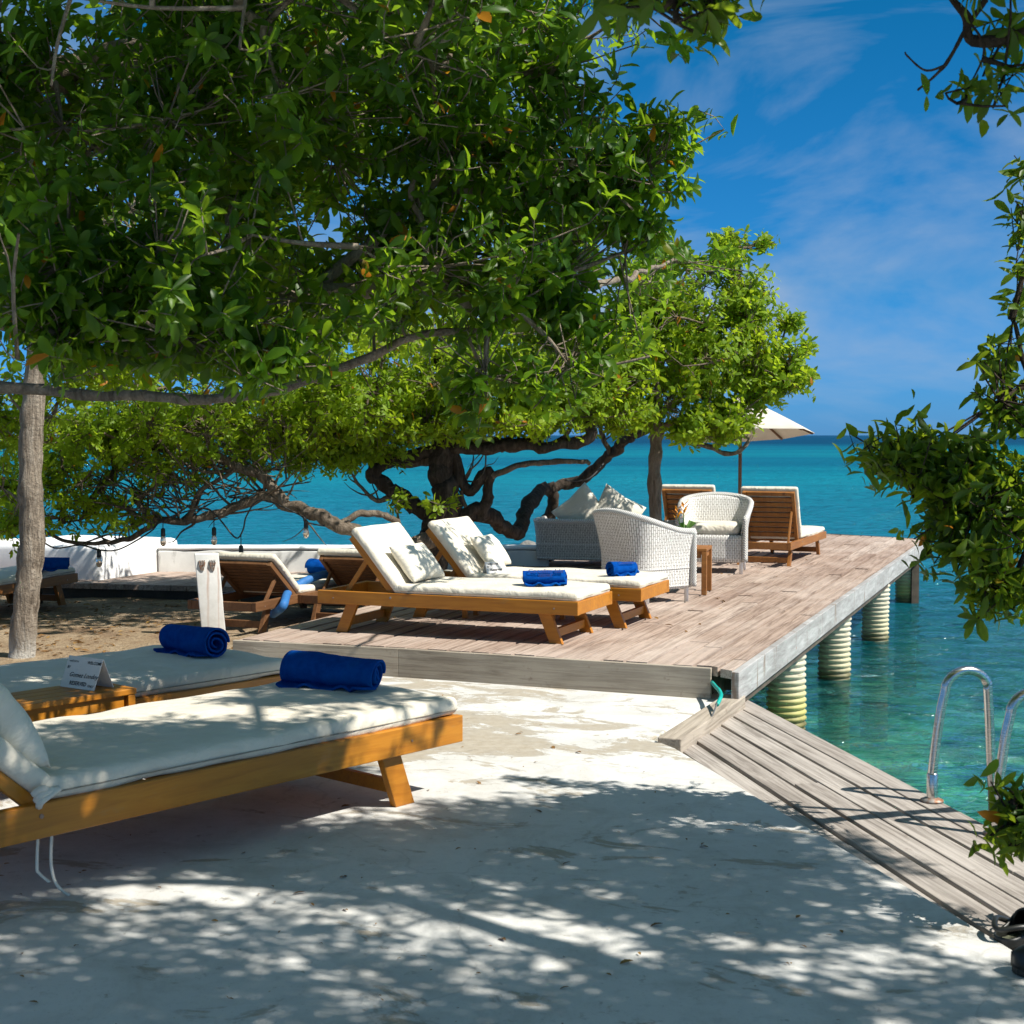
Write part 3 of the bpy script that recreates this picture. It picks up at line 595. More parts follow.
# fabric ties at the hinge of the near lounger
hx1 = -LN / 2 + LN * .29
kn = MB()
for k in range(3): kn.tube(spline([(hx1 + .02 + .02 * k, -WN / 2 - .005, .37), (hx1 - .01, -WN / 2 - .022, .385 - .02 * k), (hx1 - .03 + .01 * k, -WN / 2 - .004, .365 - .02 * k)], 4), .012, 7)
kn.build('tie_knot', MT['rope'], l1, True)
for k in range(2):
    mb = MB(); pts = spline([(hx1 + .02 - .05 * k, -WN / 2 + .03, .22), (hx1 + .015 - .05 * k, -WN / 2 + .03, .12), (hx1 + .03 - .06 * k, -WN / 2 + .025, .05 + .05 * k), (hx1 + .06 - .07 * k, -WN / 2 + .0, .012 + .06 * k)], 5)
    vs = []
    for p in pts: vs += [(p.x + .035 - .006, p.y, p.z), (p.x + .035 + .006, p.y + .003, p.z)]
    mb.add(vs, [(2 * i, 2 * i + 1, 2 * i + 3, 2 * i + 2) for i in range(len(pts) - 1)]); mb.build('hanging_tie', MT['rope'], l1, True, solid=.002)
G2 = 'loungers on the raised wooden deck'
LD, WD = 1.86, .68
l3 = make_lounger('sun_lounger', 'deck lounger facing right with a small cushion, closest to the deck front edge', LD, WD, .28, .088, .295, R(50), .086, .19, MT['teak'], .06, G2, 9, .485)
fn = P(578, 602, .46); place(l3, fn, (.925, -.38), WD, LD, 1, .18)
l4 = copy_tree(l3); l4['label'] = 'deck lounger with a dappled backrest, between the front lounger and the wicker armchair'
fn = P(631, 589, .46); place(l4, fn, (.925, -.38), WD, LD, 1, .18); l4.location.x += .07
l7 = make_lounger('sun_lounger', 'deck lounger seen from behind with slatted back, beside the parasol pole at the sea end', 1.9, .62, .25, .075, .30, R(66), .06, .2, MT['teak2'], .06, G2, 8)
ax7 = Vector((.385, .923, 0)); hc = P(791, 543, .43); ff = hc + ax7 * 1.9; place(l7, ff, ax7, .62, 1.9, 1, .18)
l8 = copy_tree(l7); l8['label'] = 'deck lounger half hidden behind the tree post and the far wicker armchair'
ff = ff - Vector((.923, -.385, 0)) * .93 + ax7 * .25; place(l8, ff, ax7, .62, 1.9, 1, .18)
G3 = 'loungers on the sandy ground'
l5 = make_lounger('sun_lounger', 'dark teak lounger seen from behind, right beside the white post', 1.86, .60, .25, .07, .36, R(37), .07, .2, MT['teakd'], .055, G3, 8, .47)
ax5 = Vector((.36, .933, 0)); hc = P(256, 603, .25); place(l5, hc + ax5 * 1.86, ax5, .60, 1.86, 1, 0)
l6 = copy_tree(l5); l6['label'] = 'dark teak lounger seen from behind, past the head of the front deck lounger'
hc = Vector((-1.13, 11.12, 0)); place(l6, hc + ax5 * 1.86, ax5, .60, 1.86, 1, 0)
l9 = make_lounger('sun_lounger', 'flat lounger behind the pale leaning trunk, a rolled blue towel at its foot', 1.86, .62, .27, .08, .30, R(3), .08, .2, MT['teak2'], .06, G3)
axl = Vector((.27, .963, 0)); fl = P(78, 573, .27); place(l9, fl, axl, .62, 1.86, 1, 0)
l10 = copy_tree(l9); l10['label'] = 'flat lounger at the left edge of the picture, mostly cut off'
fl2 = fl + Vector((-.963, .27, 0)) * .95; place(l10, fl2, axl, .62, 1.86, 1, 0)

# ------------------------------------------------------------------ tables between the loungers, cards
def make_table(name, label, lx, ly, h, wood, plank=4, leg=.035, apron=True):
    t = empty(name, label=label, cat='side table'); mb = MB(); w = ly / plank
    for i in range(plank): mb.box((0, -ly / 2 + w * (i + .5), h - .0125), (lx, w - .004, .025))
    mb.build('table_top', wood, t, bevel=.003)
    mb = MB(); az = h - .025 - .028
    for s in (-1, 1): mb.box((0, s * (ly / 2 - .03), az), (lx - .10, .02, .055)); mb.box((s * (lx / 2 - .03), 0, az), (.02, ly - .082, .053))
    mb.build('apron', wood, t, bevel=.002)
    for sx in (-1, 1):
        for sy in (-1, 1): mb = MB(); mb.box((sx * (lx / 2 - .022), sy * (ly / 2 - .022), (h - .026) / 2), (leg, leg, h - .027)); mb.build('leg', wood, t, bevel=.003)
    return t
t1 = make_table('side_table', 'low slatted teak table between the two large loungers, carrying the tent card', .80, .30, .44, MT['teak'])
ax = Vector((.66, .75, 0)).normalized(); lf = Vector((-ax.y, ax.x, 0)); nr = P(137, 688, .44); c = nr - ax * .40 + lf * .15; t1.location = (c.x, c.y, 0); t1.rotation_euler = (0, 0, math.atan2(ax.y, ax.x))
t2 = make_table('side_table', 'low teak table between the two deck loungers, carrying the other tent card', .72, .24, .315, MT['teak'])
ax3 = Vector((.925, -.38, 0)); c3 = P(490, 575, .50); t2.location = (c3.x + .17, c3.y + .03, .18); t2.rotation_euler = (0, 0, math.atan2(-.38, .925))
def make_card(name, label, w, h, lines, loc, rz):
    t = empty(name, loc, rz, label, 'tent card'); d = h * .42; a = math.atan2(d, h); sl_ = math.hypot(h, d)
    for s, nm in ((-1, 'front_panel'), (1, 'rear_panel')):
        mb = MB(); mb.box((0, s * d / 2, h / 2), (w, .0025, sl_), Matrix.Rotation(s * a, 3, 'X')); pn = mb.build(nm, MT['card'], t)
        if s < 0:
            lt = MB()
            for body, sz, x, z, sh, bold in lines:
                vs, fs = text_mesh(body, sz, sh, 'LEFT', bold); up = Vector((0, d, h)).normalized(); nn = Vector((0, -h, d)).normalized(); o_ = Vector((-w / 2, -d, 0)) + nn * .0026
                lt.add([o_ + Vector((x + v[0], 0, 0)) + up * (z + v[1]) for v in vs], fs)
            lt.build('lettering', MT['ink'], pn)
    return t
cl = P(78, 692, .44)
k1 = make_card('tent_card', 'folded white card reading RESERVED with a handwritten name, on the near table', .21, .125,
    [('WELCOME', .018, .125, .108, 0, .0004), ('welcome', .016, .012, .110, .2, 0), ('BY', .016, .012, .082, 0, .0004), ('Gomez Londoy', .028, .036, .048, .35, .0003), ('RESERVED', .023, .052, .014, 0, .0006), ('ONLY', .014, .165, .012, 0, .0003)], (c.x + .02, c.y + .03, .4405), R(20))
k1.location = (at(84, 690, 6.02).x, 6.06, .4405); k1.rotation_euler = (0, 0, R(-33))
k2 = make_card('tent_card', 'small folded card with dark print standing on the deck table by the cushion', .155, .10,
    [('WELCOME', .018, .02, .085, 0, .0004), ('BY', .016, .012, .065, 0, .0004), ('Reserved', .026, .03, .040, .3, .001), ('RESERVED', .017, .03, .012, 0, .0006)], (c3.x + .03, c3.y, .496), R(30))

# ------------------------------------------------------------------ pillows and towels
def make_pillow(name, w, h, th, mat, seed=0):
    mb = MB(); n = 22
    for s in (-1, 1):
        def fn(a, b, s=s):
            x = 2 * a - 1; y = 2 * b - 1; e = (max(0, 1 - x * x) ** .42) * (max(0, 1 - y * y) ** .42)
            k = 1 - .10 * (1 - abs(y)) * abs(x) ** 3 if True else 1; k2 = 1 - .10 * (1 - abs(x)) * abs(y) ** 3
            wr = .10 * noise.noise(Vector((x * 2.2 + seed, y * 2.2, s * 2))) + .04 * noise.noise(Vector((x * 6, y * 6 + seed, s)))
            return (x * w / 2 * k, y * h / 2 * k2, s * th / 2 * e * (1 + wr))
        b0 = len(mb.f); mb.grid(fn, n, n)
        if s < 0: mb.f[b0:] = [f[::-1] for f in mb.f[b0:]]
    o = mb.build(name, mat, None, True); weld(o); return o
def orient(o, loc, xax, nrm):          # x along xax, z along nrm
    x = Vector(xax).normalized(); z = Vector(nrm); z = (z - x * z.dot(x)).normalized(); y = z.cross(x); M = Matrix((x, y, z)).transposed(); o.location = loc; o.rotation_euler = M.to_euler(); return o
def on_lounger(l, x, y, z): return Matrix.Translation(l.location) @ Euler(l.rotation_euler).to_matrix().to_4x4() @ Vector((x, y, z))
def ldir(l, v): return Euler(l.rotation_euler).to_matrix() @ Vector(v)
p = make_pillow('pillow', .46, .37, .17, MT['pillow'], 1); tag(p, 'large plump cream cushion leaning on the raised back of the nearest lounger', 'cushion')
orient(p, on_lounger(l1, hx1 - .05, -.19, .33 + .08 + .175), ldir(l1, (0, 1, 0)), ldir(l1, (math.sin(R(52)), 0, math.cos(R(58)))))
p = make_pillow('pillow', .40, .30, .13, MT['pillow'], 2); tag(p, 'wrinkled cream cushion on the front deck lounger, in full sun', 'cushion')
hx3 = -LD / 2 + LD * .295
orient(p, on_lounger(l3, hx3 + .045, -.02, .28 + .062 + .12), ldir(l3, (.12, 1, .02)), ldir(l3, (math.sin(R(50)), 0, math.cos(R(50)))))
p = make_pillow('pillow', .38, .28, .12, MT['pillow'], 3); tag(p, 'dappled cream cushion on the rear deck lounger, behind the small card', 'cushion')
orient(p, on_lounger(l4, hx3 + .04, .05, .28 + .062 + .13), ldir(l4, (0, 1, 0)), ldir(l4, (math.sin(R(52)), 0, math.cos(R(52)))))
def make_towel(name, label, length, rad, seed=0, turns=2.7, text=None, group='rolled blue towels'):
    t = empty(name, label=label, cat='towel', group=group); mb = MB(); nθ = int(turns * 26); nl = 24; r0 = rad * .22
    def fn(a, b):
        th = a * turns * 2 * PI; r = r0 + (rad - r0) * a; x = (b - .5) * length
        x += .035 * length * math.sin(th * .9 + seed) * (1 if abs(b - .5) > .3 else .2)
        q = Vector((x * 7 + seed, th * .6, seed * 2.0)); r *= (1 + .12 * noise.noise(Vector((x * 5 + seed, seed, th * .25))) + .06 * noise.noise(q) + .035 * noise.noise(q * 3.1)) * (1 - .13 * (b - .5) * (1 if int(seed) % 2 else -1))
        sag = 1 - .10 * math.cos(2 * PI * (b - .5))**2
        yy = r * math.sin(th + 3.5) * 1.08; zz = rad * .90 + r * math.cos(th + 3.5) * .90 * (.97 + .03 * sag)
        return (x, yy, max(zz, .004))
    mb.grid(fn, nθ, nl); o = mb.build('towel_roll', MT['towel'], t, True, solid=rad * .13)
    mb = MB()
    def fl(a, b):
        x = (b - .5) * length * (.96 + .05 * math.sin(a * 3 + seed)); y = -rad * .1 - a * rad * (1.15 + .25 * math.sin(b * 5 + seed)); z = .006 + .022 * math.sin(b * 8 + seed * 2) ** 4 * a + .012 * (1 - a) + (.02 * a if b > .85 else 0)
        return (x, y, z)
    mb.grid(fl, 8, 24); mb.build('loose_end', MT['towel'], t, True, solid=.012)
    if text:
        lt = MB()
        for body, sz, ph in text:
            vs, fs = text_mesh(body, sz, .15, 'CENTER', .0006)
            def wrap(v):
                th = ph - v[1] / rad; r = rad * 1.0 + .014; return (v[0], -r * math.cos(th) * 1.08, rad * .90 + r * math.sin(th) * .92)
            lt.add([(v[0], -(rad * 1.1 + .010) * math.cos(R(ph) + v[1] / rad), rad * .90 + (rad * .96 + .010) * math.sin(R(ph) + v[1] / rad)) for v in vs], fs)
        lt.build('embroidery', MT['thread'], o)
    return t
def put(t, p, d): t.location = p; t.rotation_euler = (0, 0, math.atan2(d[1], d[0]))
w = make_towel('rolled_towel', 'thick royal blue rolled towel at the foot of the nearest lounger', .46, .080, 1); put(w, P(332, 688, .405), (.90, -.44))
w = make_towel('rolled_towel', 'royal blue rolled towel on the lounger beside the white post', .36, .080, 2.4); put(w, P(193, 655, .405), (.80, -.62))
TX = [('Cocoliso Isla', .044, 38), ('RESORT', .026, 12)]
w = make_towel('rolled_towel', 'bright blue rolled towel embroidered with a name on the front deck lounger', .275, .058, 4.1, text=TX); put(w, P(545, 586, .518), (.99, .02))
w = make_towel('rolled_towel', 'bright blue rolled towel on the deck lounger nearest the wicker armchair', .21, .056, 5.2, text=[('Cocoliso', .036, 38)]); put(w, P(622, 576, .518), (.82, .5))
w = make_towel('rolled_towel', 'small blue rolled towel on the lounger beside the parasol pole', .20, .06, 6); put(w, on_lounger(l7, .25, .0, .306), ldir(l7, (.2, 1, 0)))
w = make_towel('rolled_towel', 'dark blue rolled towel on the flat lounger behind the leaning trunk', .34, .066, 7); put(w, P(48, 571, .33), (.95, .2))
w = make_towel('rolled_towel', 'dark blue rolled towel seen between the two dark teak loungers', .26, .075, 8); put(w, on_lounger(l5, .62, -.02, .306), ldir(l5, (.2, 1, 0)))
# blue pool noodle drooping beside the dark loungers
mb = MB(); mb.tube(spline([on_lounger(l6, -.15, .24, .36), on_lounger(l6, -.55, .32, .36), on_lounger(l6, -.86, .40, .27), P(283, 606, .22), P(273, 614, .10)], 7), [.033] * 29, 12)
tag(mb.build('pool_noodle', MT['noodle'], None, True), 'drooping blue foam pool noodle between the two dark teak loungers', 'pool noodle')

# ------------------------------------------------------------------ wicker seats
def wicker_seat(name, label, cat, W_, D_, seat, arm, back, lean, cushion=True, flat=False, weave=None):
    """faces -y; origin on the floor at the middle"""
    t = empty(name, label=label, cat=cat); hw, hd = W_ / 2, D_ / 2; rc = .15 if not flat else .09
    path = []
    def arc(cx, cy, a0, a1, n=9): return [(cx + rc * math.cos(R(a0 + (a1 - a0) * k / n)), cy + rc * math.sin(R(a0 + (a1 - a0) * k / n))) for k in range(n + 1)]
    nseg = 9
    path += [(-hw, -hd + (2 * hd - rc) * k / nseg) for k in range(nseg)]; path += arc(-hw + rc, hd - rc, 180, 90)
    path += [(-hw + rc + (2 * hw - 2 * rc) * k / nseg, hd) for k in range(1, nseg)]; path += arc(hw - rc, hd - rc, 90, 0)
    path += [(hw, hd - rc - (2 * hd - rc) * k / nseg) for k in range(1, nseg + 1)]
    n = len(path); sl_ = [0]
    for i in range(1, n): sl_.append(sl_[-1] + math.dist(path[i], path[i - 1]))
    tot = sl_[-1]
    def top(i):
        y = path[i][1]; k = max(0, min(1, (y + hd) / (2 * hd)))
        if flat: return back
        x = abs(path[i][0]) / hw; e = k ** 1.3; e = e * e * (3 - 2 * e); zz = arm + (back - arm) * e
        if y > hd - rc: zz += .05 * (1 - x ** 2)
        return zz
    def pos(i, f, off=0):
        x, y = path[i]; cx, cy = 0, -hd * .2; z0 = .11; z = z0 + (top(i) - z0) * f
        h = max(0, (z - seat) / (back - seat)); dn = Vector((x - cx, y - cy)).normalized(); k = 1 + 0
        fx = x + dn.x * lean * h ** 1.3 - dn.x * .02 * (1 - min(1, z / seat)); fy = y + dn.y * lean * 1.3 * h ** 1.3 * (1 if y > 0 else .2)
        return Vector((fx - dn.x * off, fy - dn.y * off, z))
    nv = 16
    for off, nm in ((0, 'outer_weave'), (.035, 'inner_weave')):
        mb = MB()
        vs = []; 
        for i in range(n):
            for j in range(nv + 1):
                q = pos(i, j / nv, off); vs.append(q); mb.uv.append((sl_[i], q.z))
        mb.add(vs, [(i * (nv + 1) + j, i * (nv + 1) + j + 1, (i + 1) * (nv + 1) + j + 1, (i + 1) * (nv + 1) + j) for i in range(n - 1) for j in range(nv)])
        if off == 0:     # front apron
            vs = []; m_ = 14
            for i in range(m_ + 1):
                for j in range(7): vs.append((-hw + .012 + (W_ - .024) * i / m_, -hd + .012, .11 + (seat - .11) * j / 6)); mb.uv.append((i * W_ / m_, vs[-1][2]))
            mb.add(vs, [(i * 7 + j, (i + 1) * 7 + j, (i + 1) * 7 + j + 1, i * 7 + j + 1) for i in range(m_) for j in range(6)])
        mb.build(nm, weave or MT['wicker'], t, True, solid=.008)
    rim = [pos(i, 1, .0175) for i in range(n)]
    fr = [Vector((rim[0].x, rim[0].y - .012, z)) for z in (.12, seat, top(0) - .07)]; fr2 = [Vector((rim[-1].x, rim[-1].y - .012, z)) for z in (top(n - 1) - .07, seat, .12)]
    mb = MB(); mb.tube(spline(fr + [rim[0] + Vector((0, -.015, .0))], 5) + rim[1:-1] + spline([rim[-1] + Vector((0, -.015, 0))] + fr2, 5), .026, 10); mb.build('braided_rim', MT['braid'], t, True)
    for zb in (.27, .13):
        mb = MB(); mb.tube([pos(i, (zb - .11) / (top(i) - .11), -.004) for i in range(n)], .006, 6); mb.build('woven_band', MT['braid'], t, True)
    for sx in (-1, 1):
        for sy in (-1, 1):
            mb = MB(); mb.tube([(sx * (hw - .03), sy * (hd - (.03 if sy < 0 else .10)), 0), (sx * (hw - .03), sy * (hd - (.03 if sy < 0 else .10)), seat - .02)], .017, 10); mb.build('leg', MT['white_block'], t, True)
    mb = MB(); mb.box((0, 0, seat - .03), (W_ - .09, D_ - .09, .03)); mb.build('seat_board', MT['wicker'], t)
    if cushion:
        o = rbox(W_ - .10, D_ - .09, .10, .042, .05, .018, .008, seed=4).build('seat_cushion', MT['canvas'], t, True); weld(o); o.location = (0, -.012, seat + .045)
    return t
def face(o, loc, d): o.location = loc; o.rotation_euler = (0, 0, math.atan2(d[1], d[0]) + PI / 2)
ch1 = wicker_seat('wicker_armchair', 'white wicker armchair seen from behind, next to the front deck loungers', 'armchair', .55, .55, .36, .56, .675, .055)
fd = Vector((.80, .60)); bl_ = P(641, 606, .18); lat = Vector((-.6, .8)); c = Vector((bl_.x, bl_.y)) + fd * .26 + lat * .27; face(ch1, (c.x, c.y, .18), fd)
ch2 = wicker_seat('wicker_armchair', 'white wicker armchair with cream seat facing the camera, beside the slatted lounger', 'armchair', .62, .58, .37, .53, .68, .07)
fd = Vector((-.22, -.975)).normalized(); q = P(742, 574, .18); lat = Vector((-fd.y, fd.x)); c = Vector((q.x, q.y)) - fd * .27 - lat * .29; face(ch2, (c.x, c.y, .18), fd)
sf = wicker_seat('wicker_sofa', 'shade-coloured white wicker sofa seen from behind, with two cushions poking above its back', 'sofa', 1.42, .72, .34, .50, .50, .02, True, True, MT['wicker_shaded'])
face(sf, (1.0, 14.7, .14), (.25, .97))
p = make_pillow('pillow', .46, .46, .17, MT['pillow'], 5); tag(p, 'pale grey cushion propped corner up on the wicker sofa, left one of two', 'cushion'); orient(p, at(583, 512, 14.62) + Vector((0, 0, -.02)), (.75, .1, .66), (.15, -.95, .25))
p = make_pillow('pillow', .48, .48, .17, MT['pillow'], 6); tag(p, 'cream cushion leaning on the wicker sofa, right above the near armchair back', 'cushion'); orient(p, at(615, 514, 14.62) + Vector((0, 0, -.02)), (.86, .1, -.52), (-.1, -.95, .25))

# teak table with a potted flower
tt = make_table('side_table', 'small square teak table between the two wicker armchairs', .40, .40, .385, MT['teak2'], 4, .042)
tt.location = (1.52, 12.62, .18); tt.rotation_euler = (0, 0, math.atan2(.933, .36) - PI / 2 + .12)
q = P(711, 546, .565); tt.location = (q.x - .22, q.y - .05, .18)
vz = empty('flower_vase', (tt.location.x - .02, tt.location.y - .02, .566), label='small clay vase with an orange flower and green leaves on the teak table', cat='vase')
mb = MB(); mb.lathe([(.035, 0), (.05, .03), (.052, .07), (.035, .11), (.04, .125), (.032, .125), (.028, .1)], n=18); mb.build('pot', MT['clay'], vz, True)
mb = MB()
stems = [(.0, .0, .30), (-.05, .02, .26)]
for x, y, z in stems: mb.tube(spline([(0, 0, .10), (x * .4, y * .4, z * .6), (x, y, z)], 4), .004, 6)
for k in range(11):
    a = k * 2.4; r_ = .09 + .05 * random.random(); z = .14 + .08 * random.random(); pts = [Vector((0, 0, .11)), Vector((math.cos(a) * r_ * .5, math.sin(a) * r_ * .5, z)), Vector((math.cos(a) * r_, math.sin(a) * r_, z - .02))]
    sd = Vector((-math.sin(a), math.cos(a), .2)) * .022; mb.add([pts[0], pts[1] + sd, pts[2], pts[1] - sd], [(0, 1, 2), (0, 2, 3)])
mb.build('foliage', MT['stem'], vz, False, solid=.0015)
mb = MB()
for x, y, z in stems:
    for k in range(9):
        a = k * 2.4; b0 = Vector((x, y, z - .05 + .012 * k)); tip = b0 + Vector((math.cos(a) * .05, math.sin(a) * .05, .05)); sd = Vector((-math.sin(a), math.cos(a), 0)) * .012; md = b0.lerp(tip, .5); mb.add([b0, md + sd, tip, md - sd], [(0, 1, 2), (0, 2, 3)])
mb.build('blossom', MT['petal'], vz, False, solid=.0015)

# ------------------------------------------------------------------ parasol
pc = Vector(((740 - 512) / F * 16.9, 16.9, .18)); um = empty('parasol', pc, label='cream tilted parasol on a dark pole above the far slatted lounger', cat='parasol')
RU = .87; zc = 1.31; tilt = Matrix.Rotation(R(-5.5), 3, 'X') @ Matrix.Rotation(R(-2), 3, 'Y'); off = Vector((.0, .0, zc))
mb = MB(); n = 8; m_ = 6; vs = [tilt @ Vector((0, 0, .46)) + off]; fs = []
for j in range(1, m_ + 1):
    for k in range(n * 6):
        a = 2 * PI * k / (n * 6); f = j / m_; seg = (k % 6) / 6; sc = 1 - .045 * math.sin(PI * seg) * f - 0; r_ = RU * f * (math.cos(PI / n) / math.cos((a % (2 * PI / n)) - PI / n)); z = .46 * (1 - f ** 1.15) - .05 * math.sin(PI * seg) * f * .4 * (1 - f)
        vs.append(tilt @ Vector((r_ * math.cos(a), r_ * math.sin(a), z)) + off)
K = n * 6
fs = [(0, 1 + k, 1 + (k + 1) % K) for k in range(K)] + [(1 + (j - 1) * K + k, 1 + j * K + k, 1 + j * K + (k + 1) % K, 1 + (j - 1) * K + (k + 1) % K) for j in range(1, m_) for k in range(K)]
mb.add(vs, fs); mb.build('canopy', MT['parasol'], um, True, solid=.003)
mb = MB(); mb.tube([(0, 0, 0), (0, 0, zc + .30)], .021, 12); mb.build('pole', MT['teakd'], um, True)
for k in range(n):
    a = 2 * PI * k / n; mb = MB(); mb.bar(tilt @ Vector((.03 * math.cos(a), .03 * math.sin(a), .415)) + off, tilt @ Vector((RU * .97 * math.cos(a), RU * .97 * math.sin(a), -.006)) + off, .018, .022); mb.build('rib', MT['teakd'], um)
mb = MB(); mb.lathe([(.20, 0), (.20, .04), (.04, .06), (.04, .18)], n=24); mb.build('base', MT['kerb_dark'], um, True)

# ------------------------------------------------------------------ ladder
ladder = empty('pool_ladder', tuple(P(932, 801, -.04)), label='stainless steel swim ladder with two arched handrails at the edge of the boardwalk', cat='ladder')
wd = Vector((.98, .19, 0)).normalized(); ed = Vector((.19, -.98, 0)).normalized()
for k in range(2):
    b0 = ed * (.52 * k); hgt = .565; w2 = .245; pts = [b0 + Vector((0, 0, .0)), b0 + Vector((0, 0, .12)), b0 + wd * .03 + Vector((0, 0, .36))]
    cx = b0 + wd * .15
    for i in range(11): a = R(180 - 18 * i); pts.append(cx + wd * (math.cos(a) * .098) + Vector((0, 0, hgt - .10 + math.sin(a) * .085)))
    pts += [b0 + wd * .265 + Vector((0, 0, .2)), b0 + wd * .285 + Vector((0, 0, -.2)), b0 + wd * .29 + Vector((0, 0, -1.25))]
    mb = MB(); mb.tube(spline(pts, 4), .0195, 14); rl = mb.build('handrail', MT['steel'], ladder, True)
    mb = MB(); mb.lathe([(.022, .0), (.0235, .02), (.0235, .115), (.021, .12)], tuple(b0), 14); mb.build('sleeve', MT['steel'], rl, True)
    mb = MB(); mb.lathe([(.048, .0), (.048, .006), (.03, .014), (.022, .016)], tuple(b0), 20); mb.build('flange', MT['rusty'], rl, True)
for i in range(3): mb = MB(); z = -.35 - .27 * i; mb.bar(wd * .287 + Vector((0, 0, z)), wd * .287 + ed * .52 + Vector((0, 0, z)), .07, .025); mb.build('rung', MT['steel'], ladder, bevel=.004)

# ------------------------------------------------------------------ clogs
def make_clog(name, label, loc, rz):
    t = empty(name, loc, rz, label, 'shoe', 'black clogs')
    Ls = .28
    def hw(s):      # half width along the length, heel 0 -> toe 1
        s = min(1, max(0, s)); b = .036 + .012 * max(0, min(1, (s - .3) / .35)); e = 1
        if s > .66: e = math.sqrt(max(0, 1 - ((s - .66) / .34) ** 2.4))
        if s < .15: e = math.sqrt(max(0, 1 - ((.15 - s) / .15) ** 2.2))
        return max(.002, b * e)
    prof = [i / 24 for i in range(25)]
    outl = [((s - .5) * Ls, -hw(s)) for s in prof] + [((s - .5) * Ls, hw(s)) for s in prof[::-1]]
    mb = MB(); mb.prism(outl, 0, .026); mb.build('sole', MT['rubber'], t, bevel=.006)
    mb = MB(); mb.prism([(x * .9, y * .84) for x, y in outl], .0265, .031); mb.build('insole', MT['insole'], t)
    mb = MB()
    def up(a, b):
        s = .40 + .60 * a; w_ = hw(s) * 1.02; th = PI * b; hh = .028 + .062 * (1 - ((s - .42) / .62) ** 2) ; return ((s - .5) * Ls, -w_ * math.cos(th), .022 + max(.004, hh) * math.sin(th) ** .7)
    mb.grid(up, 14, 18)
    def wall(a, b):
        th = R(-125 + 250 * a); s = .2 + 0; x = -.028 - .112 * math.cos(th * .72) ; sgn = 1 if th > 0 else -1
        i = a * 48; ss = abs(a - .5) * 2; s2 = ss * .46; w_ = hw(s2) * 1.03; return ((s2 - .5) * Ls, sgn * w_, .02 + (.030 + .018 * ss ** 2 * 2) * b)
    mb.grid(wall, 48, 4); mb.build('upper', MT['rubber'], t, True, solid=.007)
    mb = MB(); mb.tube(spline([(-.01, -.058, .055), (-.09, -.05, .085), (-.15, 0, .075), (-.09, .05, .085), (-.01, .058, .055)], 6), .009, 8); mb.build('heel_strap', MT['rubber'], t, True)
    return t
q = P(1012, 944, -.035); make_clog('clog', 'black rubber clog at the boardwalk edge, the one standing farther from the camera', (q.x + .05, q.y, -.036), R(35))
q = P(1030, 975, 0); make_clog('clog', 'black rubber clog cut off at the right edge, the one nearer the camera', (q.x + .09, q.y - .02, .001), R(165))

# ------------------------------------------------------------------ white post, dark post
wp = empty('white_post', tuple(P(214, 634, 0)), R(12), 'short leaning white post with two rusty brackets and rust streaks', 'post')
mb = rbox(.178, .09, .615, .008, .08, 0, .002); o = mb.build('post_body', MT['post'], wp, True); weld(o)
for v in o.data.vertices: v.co.z += .305; v.co.x -= .05 * (v.co.z / .61)
for x in (-.083, -.006):
    mb = MB()
    for k in range(4): mb.tube([(x - .018 + .012 * k, -.052, .565), (x - .018 + .012 * k, -.058, .53), (x - .004 + .004 * k, -.05, .485)], .0042, 6)
    mb.box((x, -.049, .542), (.05, .008, .015)); mb.build('bracket', MT['rusty'], wp)

